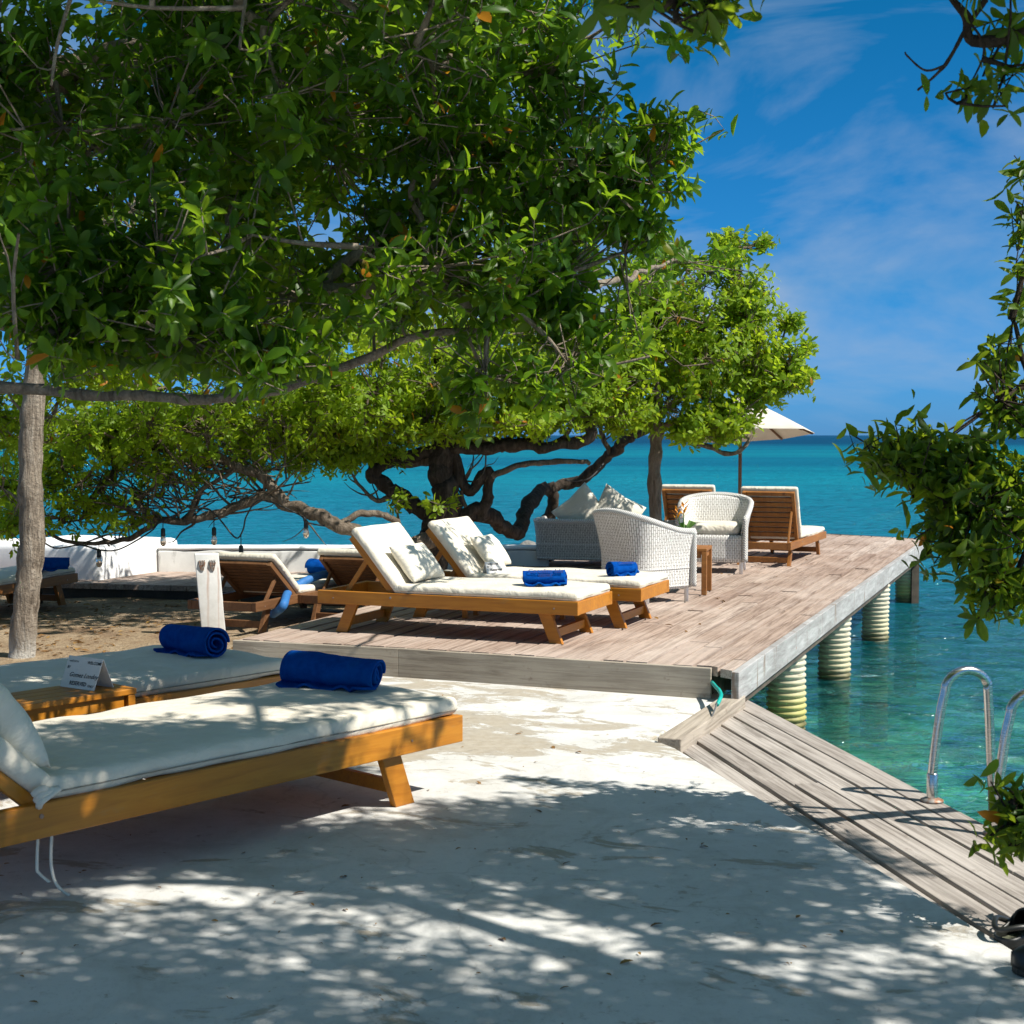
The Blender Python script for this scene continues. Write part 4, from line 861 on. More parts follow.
# ------------------------------------------------------------------ trees
def leaf_mesh(name, pos, axis, nrm, ln, wd_, mat, parent, full=True):
    n = len(pos); axis = axis / np.linalg.norm(axis, axis=1, keepdims=True); side = np.cross(axis, nrm); side /= np.linalg.norm(side, axis=1, keepdims=True) + 1e-9; up = np.cross(side, axis)
    if full:
        tv = np.array([(0, 0, 0), (.22, .27, .04), (.22, 0, -.01), (.22, -.27, .04), (.58, .46, .05), (.58, 0, -.02), (.58, -.46, .05), (.86, .30, -.03), (.86, 0, -.07), (.86, -.30, -.03), (1, 0, -.12)])
        tf = [(0, 2, 1), (0, 3, 2), (1, 2, 5, 4), (2, 3, 6, 5), (4, 5, 8, 7), (5, 6, 9, 8), (7, 8, 10), (8, 9, 10)]
    else:
        tv = np.array([(0, 0, 0), (.38, .36, .05), (.38, -.36, .05), (.76, .40, .03), (.76, -.40, .03), (1, 0, -.06)]); tf = [(0, 2, 1), (1, 2, 4, 3), (3, 4, 5)]
    k = len(tv)
    V = pos[:, None, :] + tv[None, :, 0, None] * (axis * ln[:, None])[:, None, :] + tv[None, :, 1, None] * (side * wd_[:, None])[:, None, :] + (tv[None, :, 2, None] + (tv[None, :, 0, None] ** 2) * rng.uniform(-.30, .10, n)[:, None, None]) * (up * ln[:, None])[:, None, :]
    V = V.reshape(-1, 3) - np.array(parent.location if parent else (0, 0, 0))
    me = bpy.data.meshes.new(name); ls = np.array([len(f) for f in tf]); loops = np.concatenate([np.array(f) for f in tf])
    L_ = (loops[None, :] + (np.arange(n) * k)[:, None]).ravel(); tot = np.tile(ls, n); st = np.concatenate(([0], np.cumsum(tot)[:-1]))
    me.vertices.add(len(V)); me.vertices.foreach_set('co', V.astype(np.float32).ravel()); me.loops.add(len(L_)); me.loops.foreach_set('vertex_index', L_.astype(np.int32))
    me.polygons.add(len(tot)); me.polygons.foreach_set('loop_start', st.astype(np.int32)); me.update(calc_edges=True)
    tn = np.repeat(np.clip(np.column_stack([rng.beta(2, 2.2, n), rng.random(n), rng.random(n), np.ones(n)]), 0, 1), k, axis=0)
    a = me.color_attributes.new('tint', 'FLOAT_COLOR', 'POINT'); a.data.foreach_set('color', tn.astype(np.float32).ravel())
    me.polygons.foreach_set('use_smooth', [full] * len(tot))
    me.materials.append(mat); o = bpy.data.objects.new(name, me); COL.objects.link(o); o.parent = parent; return o
class Tree:
    def __init__(s, name, base, label, bark, leaf, ll=.09, lw=.42, nleaf=9, full=True, cat='tree', group=None, gap=.0, cell=.5, bark2=None):
        s.bark2 = bark2 or bark; s.t = empty(name, base, 0, label, cat, group); s.sk = []; s.trunk = MB(); s.br = MB(); s.tips = []; s.bark = bark; s.leaf = leaf; s.ll = ll; s.lw = lw; s.nl = nleaf; s.full = full; s.gap = gap; s.cell = cell; s.k = 0
    def limb(s, pts, r0, r1, trunk=False, wob=.03, n=10, sides=13):
        q = spline(pts, n); m = len(q); s.k += 1
        for i in range(1, m - 1): q[i] = q[i] + noise.noise_vector(q[i] * 3.1 + Vector((s.k * 5, 0, 0))) * wob + noise.noise_vector(q[i] * 9 + Vector((s.k * 5, 2, 0))) * min(wob * .55, r0 * .5)
        rr = [(r0 + (r1 - r0) * (i / (m - 1)) ** .8) * (1 + .16 * noise.noise(Vector((i * .7, s.k * 3.3, 0))) + (.55 if sides < 14 else .09) * max(0, noise.noise(Vector((i * .42, s.k * 9.1, 4)))) ** 1.5) for i in range(m)]
        (s.trunk if trunk else s.br).tube(q, rr, sides, True, .30 if sides < 14 else .15, s.k); s.sk += [(p, r) for p, r in zip(q, rr)]; return q
    def sprout(s, q, n, ln, r, up=.5, lo=.15):      # crooked side branches along a limb
        for k in range(n):
            a = q[random.randrange(int(len(q) * lo), len(q))]; d = Vector((random.gauss(0, 1), random.gauss(0, .7), up + random.gauss(0, .6))).normalized(); pts = [a]; l = ln * random.uniform(.5, 1.2)
            for j in range(4): d = (d + noise.noise_vector(a * 7 + Vector((k, j, 0))) * .9 + Vector((0, 0, .12))).normalized(); pts.append(pts[-1] + d * l / 4)
            w = spline(pts, 3); s.br.tube(w, [r * (1 - .85 * j / (len(w) - 1)) for j in range(len(w))], 6, True, .2, k)
            if k % 2: 
                b = w[len(w) // 2]; e = (d + Vector((random.gauss(0, .8), random.gauss(0, .6), random.gauss(.2, .5)))).normalized(); w2 = spline([b, b + e * l * .25 + noise.noise_vector(b * 11) * .05, b + e * l * .5], 4); s.br.tube(w2, [r * .5 * (1 - .8 * j / (len(w2) - 1)) for j in range(len(w2))], 5, True)
            s.sk += [(p, r * .5) for p in w[3:]]
    def blob(s, c, rad, n, up=.35, shell=.45, droop=0, seed=0):
        c = Vector(c); got = 0; tries = 0; rd = random.Random(int(c.x * 991 + c.y * 37 + c.z * 7919) + seed)
        while got < n and tries < n * 8:
            tries += 1; d = Vector((rd.gauss(0, 1), rd.gauss(0, 1), rd.gauss(0, 1))).normalized(); f = rd.random() ** shell
            e = 1 + .28 * noise.noise(d * 2.1 + c); p = c + Vector((d.x * rad[0], d.y * rad[1], d.z * rad[2])) * f * e
            if s.gap and noise.noise(p * 1.9 + Vector((3.7, 0, 0))) < s.gap: continue
            dr = (Vector((d.x, d.y, d.z * .8)) * .8 + Vector((rd.gauss(0, .5), rd.gauss(0, .5), up + rd.gauss(0, .35)))).normalized(); s.tips.append((p, dr)); got += 1
    def finish(s, twig=.30, extra=4, name_leaf='crown'):
        cells = {}
        for p, d in s.tips: cells.setdefault((int(p.x // s.cell), int(p.y // s.cell), int(p.z // s.cell)), []).append((p, d))
        SK = np.array([tuple(p) for p, r in s.sk]) if s.sk else np.zeros((1, 3)); SR = [r for p, r in s.sk]; pos = []; ax = []; nm = []; ln = []; wd_ = []
        nodes = SK.copy(); order = sorted(cells.values(), key=lambda l: min(np.linalg.norm(SK - np.array(l[0][0]), axis=1)))
        for lst in order:
            ctr = sum((p for p, d in lst), Vector()) / len(lst) - sum((d for p, d in lst), Vector()) / len(lst) * (twig * .7)
            i = int(np.argmin(np.linalg.norm(nodes - np.array(ctr), axis=1))); a = Vector(nodes[i]); mid = a.lerp(ctr, .5) + noise.noise_vector(ctr * 3) * .12 * (ctr - a).length
            q = spline([a, mid, ctr], 4); r0 = min(.016, .005 + .0012 * len(lst) + .006 * (ctr - a).length); s.br.tube(q, [r0 + (.005 - r0) * k / (len(q) - 1) for k in range(len(q))], 5, False)
            nodes = np.vstack([nodes, np.array([tuple(v) for v in q[2:]])])
            for p, d in lst:
                b0 = q[-1] if random.random() < .6 else q[random.randrange(len(q) // 2, len(q))]; b1 = p - d * twig * .5 + noise.noise_vector(p * 5) * .05; s.br.tube(spline([b0, b1, p], 2), [.0048, .004, .0033, .0027, .002], 3, False)
                ns = s.nl + random.randint(-2, 2)
                for arr_p, k in ((p, int(ns * .55)), (p.lerp(b1, random.uniform(.25, .5)), ns - int(ns * .55)), (b1, extra)):
                    x = d.orthogonal().normalized(); y = d.cross(x); a0 = random.random() * 6.28
                    for j in range(k):
                        a_ = a0 + j * 2.4; op = R(random.uniform(28, 88)) if arr_p is p else R(random.uniform(45, 95)); rad_ = x * math.cos(a_) + y * math.sin(a_); v = d * math.cos(op) + rad_ * math.sin(op); v.z -= .12
                        v.normalize(); pos.append(tuple(arr_p - d * (random.random() * .07))); ax.append(tuple(v)); w = d * math.sin(op) - rad_ * math.cos(op) + Vector((random.gauss(0, .35), random.gauss(0, .35), .35 + random.gauss(0, .3))); nm.append(tuple(w)); l = s.ll * random.uniform(.5, 1.2); ln.append(l); wd_.append(l * s.lw * random.uniform(.8, 1.2))
        s.trunk.build('trunk', s.bark, s.t, True, world=True) if s.trunk.v else None
        s.br.build('branches', s.bark2, s.t, True, world=True)
        leaf_mesh(name_leaf, np.array(pos), np.array(ax), np.array(nm), np.array(ln), np.array(wd_), s.leaf, s.t, s.full)
        print(s.t.name, 'leaves', len(pos)); return s.t

# A: big shade tree reaching in from the left
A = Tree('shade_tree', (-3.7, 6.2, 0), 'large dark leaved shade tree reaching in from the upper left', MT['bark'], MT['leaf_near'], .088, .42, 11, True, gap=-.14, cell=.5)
A.limb([(-3.7, 6.2, -.05), (-3.62, 6.25, .8), (-3.75, 6.2, 1.6), (-3.5, 6.1, 2.1)], .17, .13, True, .04)
A.limb([(-3.55, 6.15, 1.95), at(-60, 310, 6.3), at(60, 322, 6.2), at(160, 330, 6.1), at(300, 300, 6.0), at(420, 290, 6.1), at(520, 312, 6.2)], .085, .03)
A.limb([(-3.65, 6.2, 1.35), at(-40, 392, 6.9), at(90, 394, 6.9), at(190, 399, 6.8), at(270, 392, 6.7), at(360, 362, 6.5), at(420, 335, 6.3), at(500, 330, 6.2)], .033, .014, wob=.012)
A.limb([(-3.5, 6.1, 2.1), (-2.6, 6.0, 2.7), (-1.7, 6.1, 3.05), at(330, 60, 6.1), at(460, 60, 6.3)], .10, .03)
A.limb([(-1.7, 6.1, 3.0), at(260, 40, 5.6), at(245, 10, 5.3), at(260, -60, 5)], .03, .015)
A.limb([at(300, 300, 6.0), at(370, 240, 6.1), at(430, 190, 6.2), at(470, 110, 6.3), at(485, 30, 6.4)], .028, .012)
A.limb([at(420, 290, 6.1), at(425, 230, 6.0), at(412, 185, 6.0), at(430, 150, 6.0)], .015, .008)
A.limb([at(430, 190, 6.2), at(520, 190, 6.3), at(600, 170, 6.3), at(665, 150, 6.3)], .018, .008)
for px, py, y, r, n in ((90, 110, 5.6, (1.15, .9, .80), 190), (320, 120, 6.0, (.95, .9, .80), 190), (500, 130, 6.3, (.62, .7, .62), 110), (612, 165, 6.25, (.36, .4, .36), 42), (655, 140, 6.25, (.22, .3, .2), 14),
                        (190, 280, 5.6, (.85, .7, .34), 105), (430, 270, 6.2, (.72, .7, .34), 85), (560, 285, 6.4, (.42, .45, .32), 48), (30, 290, 5.4, (.6, .6, .30), 40), (120, 338, 5.5, (.40, .4, .16), 18), (250, 350, 5.5, (.42, .4, .17), 30), (470, 395, 6.2, (.16, .2, .15), 9), (540, 370, 6.3, (.3, .3, .13), 14),
                        (250, -60, 5.4, (2.0, 1.0, .42), 150), (480, -10, 5.2, (.5, .6, .28), 34), (560, 60, 6.2, (.28, .3, .3), 18), (640, 220, 6.3, (.22, .3, .2), 14), (600, 330, 6.4, (.25, .3, .15), 12), (20, 60, 6.0, (.9, .8, .8), 90), (60, 200, 6.6, (.9, .8, .6), 80), (250, 60, 6.8, (1.2, .8, .9), 130), (450, 50, 7.0, (.8, .7, .7), 70), (520, 10, 6.6, (.4, .5, .3), 26), (300, 230, 6.9, (1.2, .7, .5), 100), (560, 200, 6.9, (.4, .5, .5), 40)):
    A.blob(at(px, py, y), r, int(n * 1.45))
A.limb([at(560, 290, 6.4), at(620, 280, 7.6), at(655, 268, 8.8), at(690, 255, 9.7)], .02, .008)
A.blob(at(684, 256, 9.6), (.36, .45, .17), 26)
A.blob(at(650, 275, 9.2), (.25, .4, .16), 12)
A.finish()

# B: tree on the right whose crown passes over the camera and hangs down at the right edge
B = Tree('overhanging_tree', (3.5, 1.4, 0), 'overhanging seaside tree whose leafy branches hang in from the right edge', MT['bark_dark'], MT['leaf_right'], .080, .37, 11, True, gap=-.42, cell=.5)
B.limb([(3.5, 1.4, -1.7), (3.4, 1.45, .0), (3.55, 1.5, 1.2), (3.3, 1.6, 2.3)], .17, .11, True, .05)
B.limb([(3.3, 1.6, 2.2), (2.9, 2.6, 3.0), (2.2, 3.4, 3.4), (1.4, 3.6, 3.45), (.6, 3.4, 3.4)], .08, .02)
B.limb([(3.3, 1.6, 2.2), (2.4, 1.7, 3.1), (1.4, 1.8, 3.4), (.5, 1.8, 3.4)], .07, .02)
B.limb([(3.4, 1.5, 1.4), (4.0, 3.2, 1.7), (3.7, 4.9, 1.5), (2.9, 5.5, 1.15), at(1060, 545, 5.3), at(1011, 517, 5.3), at(960, 490, 5.3), at(905, 455, 5.3)], .055, .009, wob=.02)
B.limb([(3.7, 4.9, 1.5), at(1150, 470, 5.4), at(1070, 440, 5.4), at(1030, 380, 5.4), at(1012, 320, 5.4)], .02, .007, wob=.02)
B.limb([(3.3, 1.6, 2.2), (2.7, 3.0, 2.75), (2.1, 3.7, 2.75), at(1010, 40, 4.0), at(965, 15, 4.0), at(940, -20, 4.0)], .035, .006, wob=.01)
B.limb([at(985, 0, 4.0), at(968, 25, 4.0), at(945, 65, 4.0), at(918, 90, 4.0)], .008, .003, wob=.008); B.limb([at(945, 65, 4), at(925, 70, 4), at(905, 52, 4)], .004, .002, wob=.006); B.limb([at(968, 20, 4), at(985, 50, 4), at(965, 95, 4)], .004, .002, wob=.006)
B.limb([(3.4, 1.5, .6), (2.6, 3.2, .55), (1.75, 4.3, .45), at(1012, 800, 4.4)], .02, .006, wob=.01)
for px, py, y, r, n in ((905, 450, 5.3, (.17, .2, .15), 22), (950, 470, 5.3, (.24, .3, .17), 40), (990, 500, 5.3, (.24, .3, .26), 52), (1000, 585, 5.3, (.14, .25, .17), 22), (950, 540, 5.3, (.12, .2, .10), 9), (1012, 410, 5.4, (.17, .25, .18), 13), (1010, 350, 5.4, (.11, .2, .14), 6), (1020, 300, 5.4, (.08, .2, .14), 4), (1018, 222, 5.4, (.07, .15, .12), 5), (1020, 170, 5.4, (.05, .15, .06), 3), (1045, 500, 5.4, (.15, .25, .3), 14),
                        (1020, 826, 4.4, (.05, .12, .07), 14), (1024, 800, 4.4, (.04, .1, .06), 7), (975, 85, 4.0, (.05, .1, .03), 2), (995, 32, 4.0, (.07, .15, .05), 2), (1016, 62, 4.0, (.05, .1, .05), 2), (950, 3, 4.0, (.08, .1, .02), 1), (1020, 20, 4.0, (.05, .1, .05), 2), (700, -2, 3.7, (.10, .12, .035), 5), (640, -12, 3.7, (.14, .15, .05), 7), (735, 14, 3.7, (.02, .05, .02), 1)):
    B.blob(at(px, py, y), r, int(n * 1.35 + .5) if n > 8 else n, .2)
for c, r, n in (((1.2, 4.0, 3.5), (.95, .5, .30), 95), ((.3, 3.4, 3.45), (1.0, .8, .35), 100), ((2.2, 3.95, 3.35), (.8, .7, .4), 90), ((2.9, 3.6, 3.0), (.7, .6, .45), 60), ((1.3, 2.6, 3.4), (1.2, .9, .35), 125), ((2.8, 2.4, 3.2), (1.1, .9, .5), 110), ((4.0, 2.4, 3.0), (.9, .9, .5), 70), ((1.0, 1.3, 3.4), (1.5, .8, .35), 75), ((-.8, 3.2, 3.3), (.8, .7, .3), 50), ((1.0, 5.9, 3.85), (.6, .7, .2), 18), ((1.65, 5.0, 3.65), (.6, .5, .24), 30), ((3.2, 4.05, 3.3), (.75, .5, .35), 45), ((2.7, 4.45, 3.4), (.5, .35, .3), 24), ((.1, 4.9, 4.5), (1.0, .9, .3), 55), ((-1.2, 5.2, 4.6), (1.1, .9, .3), 75), ((-2.5, 5.2, 4.6), (1.1, .9, .3), 65), ((-1.2, 4.0, 4.4), (1.2, .8, .3), 50)):
    B.blob(c, r, int(n * 5), .1)
B.limb([(.6, 3.4, 3.4), (-.1, 4.2, 4.2), (-1.2, 4.9, 4.5), (-2.6, 5.2, 4.6)], .04, .012)
B.limb([(1.4, 3.6, 3.45), (1.4, 4.8, 3.7), (1.0, 6.0, 3.85)], .03, .01)
B.limb([(.6, 3.4, 3.4), at(600, -30, 3.75), at(650, -12, 3.7), at(710, -4, 3.7), at(738, 10, 3.7)], .012, .003, wob=.005)
B.finish()

# C: tree growing through the deck
C = Tree('deck_tree', (1.33, 13.5, 0), 'bright green tree with a straight post like trunk rising through the deck', MT['bark_grey'], MT['leaf_mid'], .085, .46, 9, False, cell=.4)
C.limb([(1.33, 13.5, -.3), (1.34, 13.5, .6), (1.33, 13.5, 1.2), (1.36, 13.5, 1.62)], .062, .055, True, .012, sides=12)
C.limb([(1.36, 13.5, 1.58), at(680, 425, 13.4), at(700, 446, 13.3), at(735, 452, 13.2), at(752, 436, 13.2)], .035, .015)
C.limb([(1.36, 13.5, 1.6), at(658, 380, 13.4), at(665, 330, 13.5), at(690, 290, 13.5), at(720, 250, 13.5)], .045, .015)
C.limb([at(658, 390, 13.4), at(700, 370, 13.3), at(750, 340, 13.4), at(790, 350, 13.4)], .03, .012)
C.limb([at(660, 400, 13.4), at(610, 410, 13.2), at(575, 400, 13.2), at(560, 360, 13.2)], .03, .012); C.limb([at(660, 350, 13.5), at(630, 300, 13.6), at(620, 260, 13.6)], .025, .012)
for px, py, y, r, n in ((690, 345, 13.5, (.85, .9, .72), 420), (745, 300, 13.5, (.36, .5, .36), 90), (725, 252, 13.5, (.27, .4, .25), 50), (765, 370, 13.4, (.38, .5, .38), 150), (795, 375, 13.4, (.2, .3, .17), 34), (722, 420, 13.3, (.36, .5, .24), 105), (650, 290, 13.6, (.5, .6, .45), 130), (600, 350, 13.4, (.55, .7, .5), 170), (790, 320, 13.5, (.14, .2, .10), 14), (765, 240, 13.5, (.10, .15, .08), 8), (690, 420, 13.2, (.3, .4, .18), 50), (684, 432, 13.1, (.2, .3, .08), 24), (805, 345, 13.4, (.08, .15, .05), 6), (635, 410, 13.2, (.35, .4, .2), 50)):
    C.blob(at(px, py, y), r, int(n * 1.35), .3, .45)
C.finish(.2, 5)

# M: old twisted tree on the shore behind the deck loungers
D = 12.9
M_ = Tree('twisted_tree', (-.66, 13.1, 0), 'old twisted tree with dark sprawling limbs behind the deck loungers', MT['bark_dark'], MT['leaf_mid'], .08, .46, 9, False, cell=.45, bark2=MT['bark_mid'])
M_.limb([(-.70, 13.1, -.1), at(432, 560, D), at(445, 510, D), at(440, 480, D), at(448, 448, D), at(452, 400, D), at(440, 350, D)], .17, .075, True, .07, 10, 18)
M_.limb([at(438, 520, D), at(412, 505, D), at(390, 488, D), at(372, 474, D), at(395, 462, D), at(430, 450, D), at(480, 448, D - .1), at(540, 446, D - .2), at(585, 442, D - .2), at(592, 425, D - .2), at(588, 402, D - .2)], .072, .042, True, wob=.05)
M_.limb([at(448, 450, D), at(410, 462, D + .2), at(360, 440, D + .3), at(300, 410, D + .3), at(240, 400, D)], .06, .02)
M_.limb([at(440, 540, D), at(475, 512, D), at(500, 525, 13.1), at(515, 528, 13.4), at(530, 500, 14), at(548, 488, 14.9), at(580, 478, 15), at(612, 455, 14.6), at(640, 430, 14), at(652, 415, 13.6)], .075, .045, True, wob=.05)
M_.limb([at(550, 488, 14.9), at(553, 505, 15), at(547, 530, 15.1), at(545, 570, 15.2)], .06, .055, True)
M_.limb([at(452, 455, D), at(470, 490, D), at(488, 470, D), at(486, 500, D), at(480, 520, D)], .05, .045, True)
M_.limb([at(486, 480, D), at(520, 466, D), at(560, 462, D), at(590, 464, D)], .03, .02)
M_.limb([at(520, 445, D - .1), at(560, 420, D), at(610, 410, D + .1), at(655, 405, D + .2), at(657, 380, D + .2)], .035, .025); M_.limb([at(535, 446, D), at(534, 420, D), at(530, 395, D)], .035, .03); M_.limb([at(560, 440, D), at(575, 420, D), at(600, 395, D)], .025, .015)
# the long low limb to the left with dead twigs
lw_ = [at(430, 538, 12.6), at(395, 548, 12.2), at(352, 530, 11.9), at(315, 515, 11.9), at(285, 502, 12), at(255, 498, 12), at(220, 512, 12), at(185, 519, 12), at(150, 516, 12), at(120, 505, 12)]
M_.sprout(M_.limb(lw_, .074, .020, wob=.05), 34, .55, .013, .5, .42)
for q_ in (M_.limb([at(500, 450, D), at(520, 425, D), at(515, 400, D)], .03, .012), M_.limb([at(612, 455, 14.6), at(600, 430, 14.5), at(612, 410, 14.4)], .03, .012), M_.limb([at(400, 490, D), at(380, 500, D), at(365, 490, D), at(350, 470, D)], .026, .01), M_.limb([at(470, 515, D), at(462, 490, D), at(470, 470, D)], .022, .01)): M_.sprout(q_, 5, .45, .010)
M_.sprout(M_.limb([at(520, 446, D), at(480, 440, D), at(430, 436, D), at(390, 425, D)], .04, .02), 16, .5, .012)
M_.limb([at(285, 502, 12), at(262, 475, 12), at(238, 468, 12), at(215, 455, 12)], .05, .03, wob=.02); M_.limb([at(340, 524, 11.9), at(365, 512, 12), at(390, 520, 12.1), at(402, 530, 12.3)], .03, .025)
M_.sprout(M_.limb([at(240, 400, 12.3), at(180, 430, 12), at(120, 470, 12), at(80, 520, 12)], .03, .012), 18, .5, .009)
M_.limb([at(160, 518, 12), at(130, 538, 12), at(95, 545, 12), at(55, 538, 12), at(30, 520, 12)], .028, .01, wob=.03); M_.limb([at(150, 516, 12), at(140, 500, 12), at(158, 485, 12), at(157, 462, 12)], .028, .014)
M_.limb([at(240, 468, 12), at(200, 470, 12), at(170, 455, 12), at(130, 440, 12)], .018, .008); M_.limb([at(190, 518, 12), at(200, 490, 12), at(225, 478, 12), at(240, 470, 12)], .024, .014)
rd = random.Random(5)
for k in range(150):
    i = rd.choice([(px, py) for px, py in ((250, 495), (220, 508), (190, 500), (160, 505), (140, 495), (215, 460), (240, 470), (120, 530), (90, 535), (170, 470), (60, 520), (270, 470), (200, 480))]); a = at(i[0] + rd.uniform(-25, 25), i[1] + rd.uniform(-12, 12), 12 + rd.uniform(-.3, .5)); b = a + Vector((rd.gauss(-.08, .22), rd.gauss(0, .2), abs(rd.gauss(.14, .16)))); c_ = b + Vector((rd.gauss(0, .14), rd.gauss(0, .1), rd.gauss(.06, .1)))
    M_.br.tube(spline([a, a.lerp(b, .5) + noise.noise_vector(a * 9) * .06, b, c_], 3), [.008 * (1 - .075 * j) for j in range(10)], 4, False)
for px, py, y, r, n in ((450, 385, 12.9, (1.0, 1.0, .45), 330), (560, 385, 13.0, (.75, .8, .40), 220), (340, 395, 12.7, (1.0, 1.0, .42), 330), (300, 440, 12.8, (.8, .7, .25), 150), (220, 420, 12.3, (1.0, 1.0, .40), 300), (110, 430, 12.1, (1.0, .9, .50), 330), (100, 505, 12, (.75, .6, .25), 50), (360, 445, 13, (.7, .5, .22), 110), (30, 480, 11.9, (.6, .7, .4), 130), (620, 405, 13.0, (.4, .5, .25), 70), (480, 330, 13, (1.2, .9, .4), 220), (250, 340, 12.6, (1.4, 1, .4), 220), (440, 505, 12.4, (.25, .3, .15), 6), (395, 500, 12.4, (.15, .2, .15), 5), (420, 425, 12.6, (.6, .6, .2), 110), (520, 418, 12.5, (.6, .6, .17), 110), (590, 405, 12.8, (.5, .6, .22), 90), (500, 365, 12.4, (.8, .7, .25), 120), (620, 360, 12.9, (.5, .5, .3), 70), (345, 464, 12.8, (.2, .2, .09), 12), (300, 460, 12.6, (.22, .2, .1), 12), (392, 456, 12.9, (.2, .2, .08), 10), (610, 424, 13, (.22, .2, .1), 12), (540, 432, 12.6, (.18, .2, .07), 8), (250, 468, 12.4, (.2, .2, .1), 9), (330, 410, 12.3, (.8, .6, .3), 140), (170, 470, 12.2, (.8, .6, .2), 30)):
    M_.blob(at(px, py, y), r, int(n * 1.25), .3, .5)
M_.finish(.2, 4)

# E: pale leaning trunk on the left
E_ = Tree('leaning_tree', (-3.33, 9.8, 0), 'slim pale leaning tree trunk with whitewashed foot at the left', MT['bark_pale'], MT['leaf_mid'], .085, .45, 9, False, cell=.45)
tp = [P(22, 660, -.03), at(26, 600, 9.8), at(32, 540, 9.8), at(30, 470, 9.8), at(34, 400, 9.8), at(40, 335, 9.8)]
E_.limb(tp, .090, .070, True, .010, 10, 18)
E_.limb([tp[-1], at(80, 250, 9.9), at(150, 190, 10)], .07, .03); E_.limb([tp[-1], at(10, 260, 10), at(-40, 180, 10.2)], .06, .03); E_.limb([at(38, 350, 9.8), at(100, 330, 10.4), at(180, 320, 10.8)], .035, .015)
for px, py, y, r, n in ((100, 250, 10.4, (1.2, 1.0, .6), 200), (-60, 260, 10.4, (1.0, 1.0, .7), 130), (230, 290, 10.8, (1.0, 1.0, .5), 170), (90, 370, 10.6, (.9, .6, .3), 120), (350, 330, 11.2, (.9, .8, .3), 110), (10, 520, 11.2, (.35, .4, .3), 40), (5, 420, 10.8, (.5, .5, .45), 90)):
    E_.blob(at(px, py, y), r, n, .3, .55)
E_.finish(.22, 4)
# dark slim stem behind it
K_ = MB(); K_.tube(spline([P(37, 603, -.02), at(37, 570, 12.9), at(36, 520, 12.9), at(40, 470, 12.9)], 6), [.055 - .0006 * i for i in range(19)], 10, True, .2, 3)
kt = empty('slim_tree', tuple(P(37, 603, 0)), label='slim dark tree stem right behind the pale leaning trunk', cat='tree'); K_.build('trunk', MT['bark_dark'], kt, True, world=True)

# ------------------------------------------------------------------ string lights
sl0 = at(200, 520, 11.9); st_ = empty('string_lights', tuple(sl0), label='black string of clear bulbs hanging from the long low limb', cat='string lights')
Y = 11.85
mb = MB()
mb.tube(spline([at(37, 537, Y), at(55, 548, Y), at(80, 545, Y), at(100, 550, Y), at(120, 549, Y), at(150, 532, Y), at(163, 520, Y), at(200, 508, Y), at(214, 513, Y), at(222, 522, Y), at(236, 538, Y), at(243, 530, Y), at(247, 515, Y), at(262, 500, Y), at(300, 515, Y), at(306, 522, Y), at(330, 526, Y), at(350, 520, Y)], 5), .007, 6); mb.build('cable', MT['black'], st_, True, world=True)
for px, py, top in ((99, 549, 545), (163, 528, 517), (214, 527, 512), (241, 545, 535), (306, 520, 518)):
    p0 = at(px, py, Y); h_ = MB(); h_.tube([at(px, top, Y), p0], .004, 5); h_.lathe([(.008, 0), (.018, -.01), (.019, -.055), (.021, -.06), (.016, -.066)], tuple(p0), 12); b_ = h_.build('socket', MT['black'], st_, True, world=True)
    mb = MB(); mb.lathe([(.014, -.062), (.022, -.085), (.026, -.11), (.022, -.135), (.008, -.15)], tuple(p0 - st_.location), 14); mb.build('bulb', MT['bulb'], b_, True)
# thin cable slung under the right limb
mb = MB(); mb.tube(spline([at(565, 480, 12.7), at(575, 481, 12.7), at(590, 478, 12.7), at(604, 463, 12.8)], 5), .008, 6); tag(mb.build('slack_cable', MT['black'], None, True), 'thin slack black cable looping under the right limb of the twisted tree', 'cable')
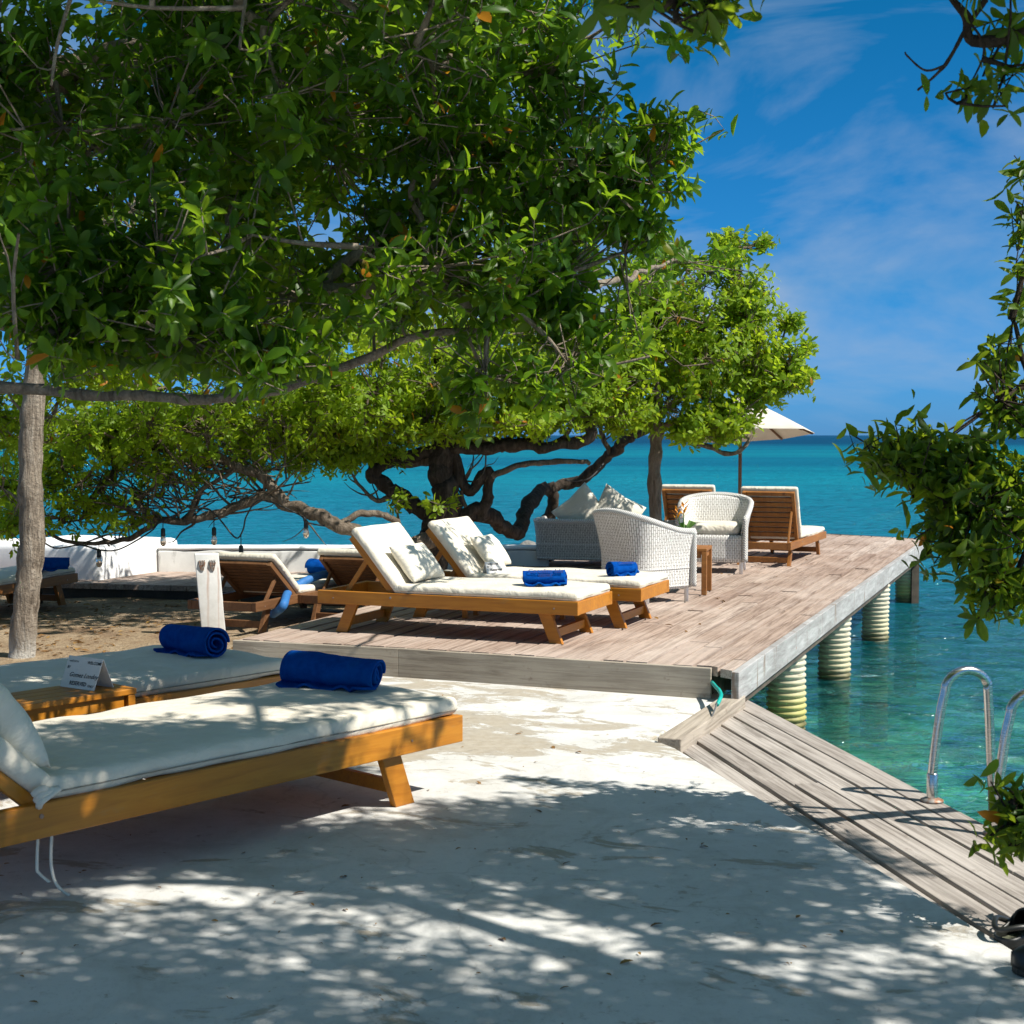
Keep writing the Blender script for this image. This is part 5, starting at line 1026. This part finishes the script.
# rocks near the foot of the twisted tree
for i, (px, py, s_) in enumerate(((530, 555, .14), (512, 562, .10))):
    p0 = P(px, py, .18) if i else P(px, py, .15); bm = bmesh.new(); bmesh.ops.create_icosphere(bm, subdivisions=4, radius=s_)
    for v in bm.verts: v.co *= 1 + .3 * noise.noise(v.co * 8 + Vector((i * 5, 0, 0))); v.co.z *= .75
    me = bpy.data.meshes.new('rock'); bm.to_mesh(me); bm.free(); me.materials.append(MT['rock']); me.polygons.foreach_set('use_smooth', [True] * len(me.polygons)); o = bpy.data.objects.new('rock', me); COL.objects.link(o); o.location = p0 + Vector((0, 0, s_ * .4))
    tag(o, ['rounded grey rock beside the left end of the wicker sofa', 'smaller grey rock at the end of the sea wall by the deck'][i], 'rock')

# ------------------------------------------------------------------ leaf litter
rd = random.Random(9); pos = []; ax = []; nm = []; ln = []
for k in range(1500):
    x = rd.uniform(-6.5, -1.4); y = rd.uniform(8.6, 13.2)
    if noise.noise(Vector((x * 1.1, y * 1.1, 4))) < -.1: continue
    if x > -1.75 and y < 11.5: continue
    z = -.012 + .03 * noise.noise(Vector((x * .8, y * .8, 0))) + .012 * noise.noise(Vector((x * 3, y * 3, 1)))
    pos.append((x, y, z + .008)); a = rd.uniform(0, 6.28); ax.append((math.cos(a), math.sin(a), rd.gauss(.05, .15))); nm.append((rd.gauss(0, .3), rd.gauss(0, .3), 1)); ln.append(rd.uniform(.035, .07))
for k in range(240):
    x = rd.uniform(-2, 1.2); y = rd.uniform(3.5, 8.4)
    if x > 1.1 - (y - 4.2) * .2: continue
    pos.append((x, y, .006)); a = rd.uniform(0, 6.28); ax.append((math.cos(a), math.sin(a), .06)); nm.append((rd.gauss(0, .2), rd.gauss(0, .2), 1)); ln.append(rd.uniform(.008, .022) if k % 5 else rd.uniform(.02, .045))
for k in range(60):
    q = Vector((1.0, 9.4, .19)) + Vector((.36, .933, 0)) * rd.uniform(0, 8) + Vector((-.933, .36, 0)) * rd.uniform(-.1, 2.2); pos.append(tuple(q)); a = rd.uniform(0, 6.28); ax.append((math.cos(a), math.sin(a), .05)); nm.append((rd.gauss(0, .2), rd.gauss(0, .2), 1)); ln.append(rd.uniform(.03, .06))
ln = np.array(ln); o = leaf_mesh('leaf_litter', np.array(pos), np.array(ax), np.array(nm), ln, ln * .45, MT['leaf_dry'], None, True); tag(o, 'dry fallen leaves scattered over the ground', 'leaf litter', kind='stuff')
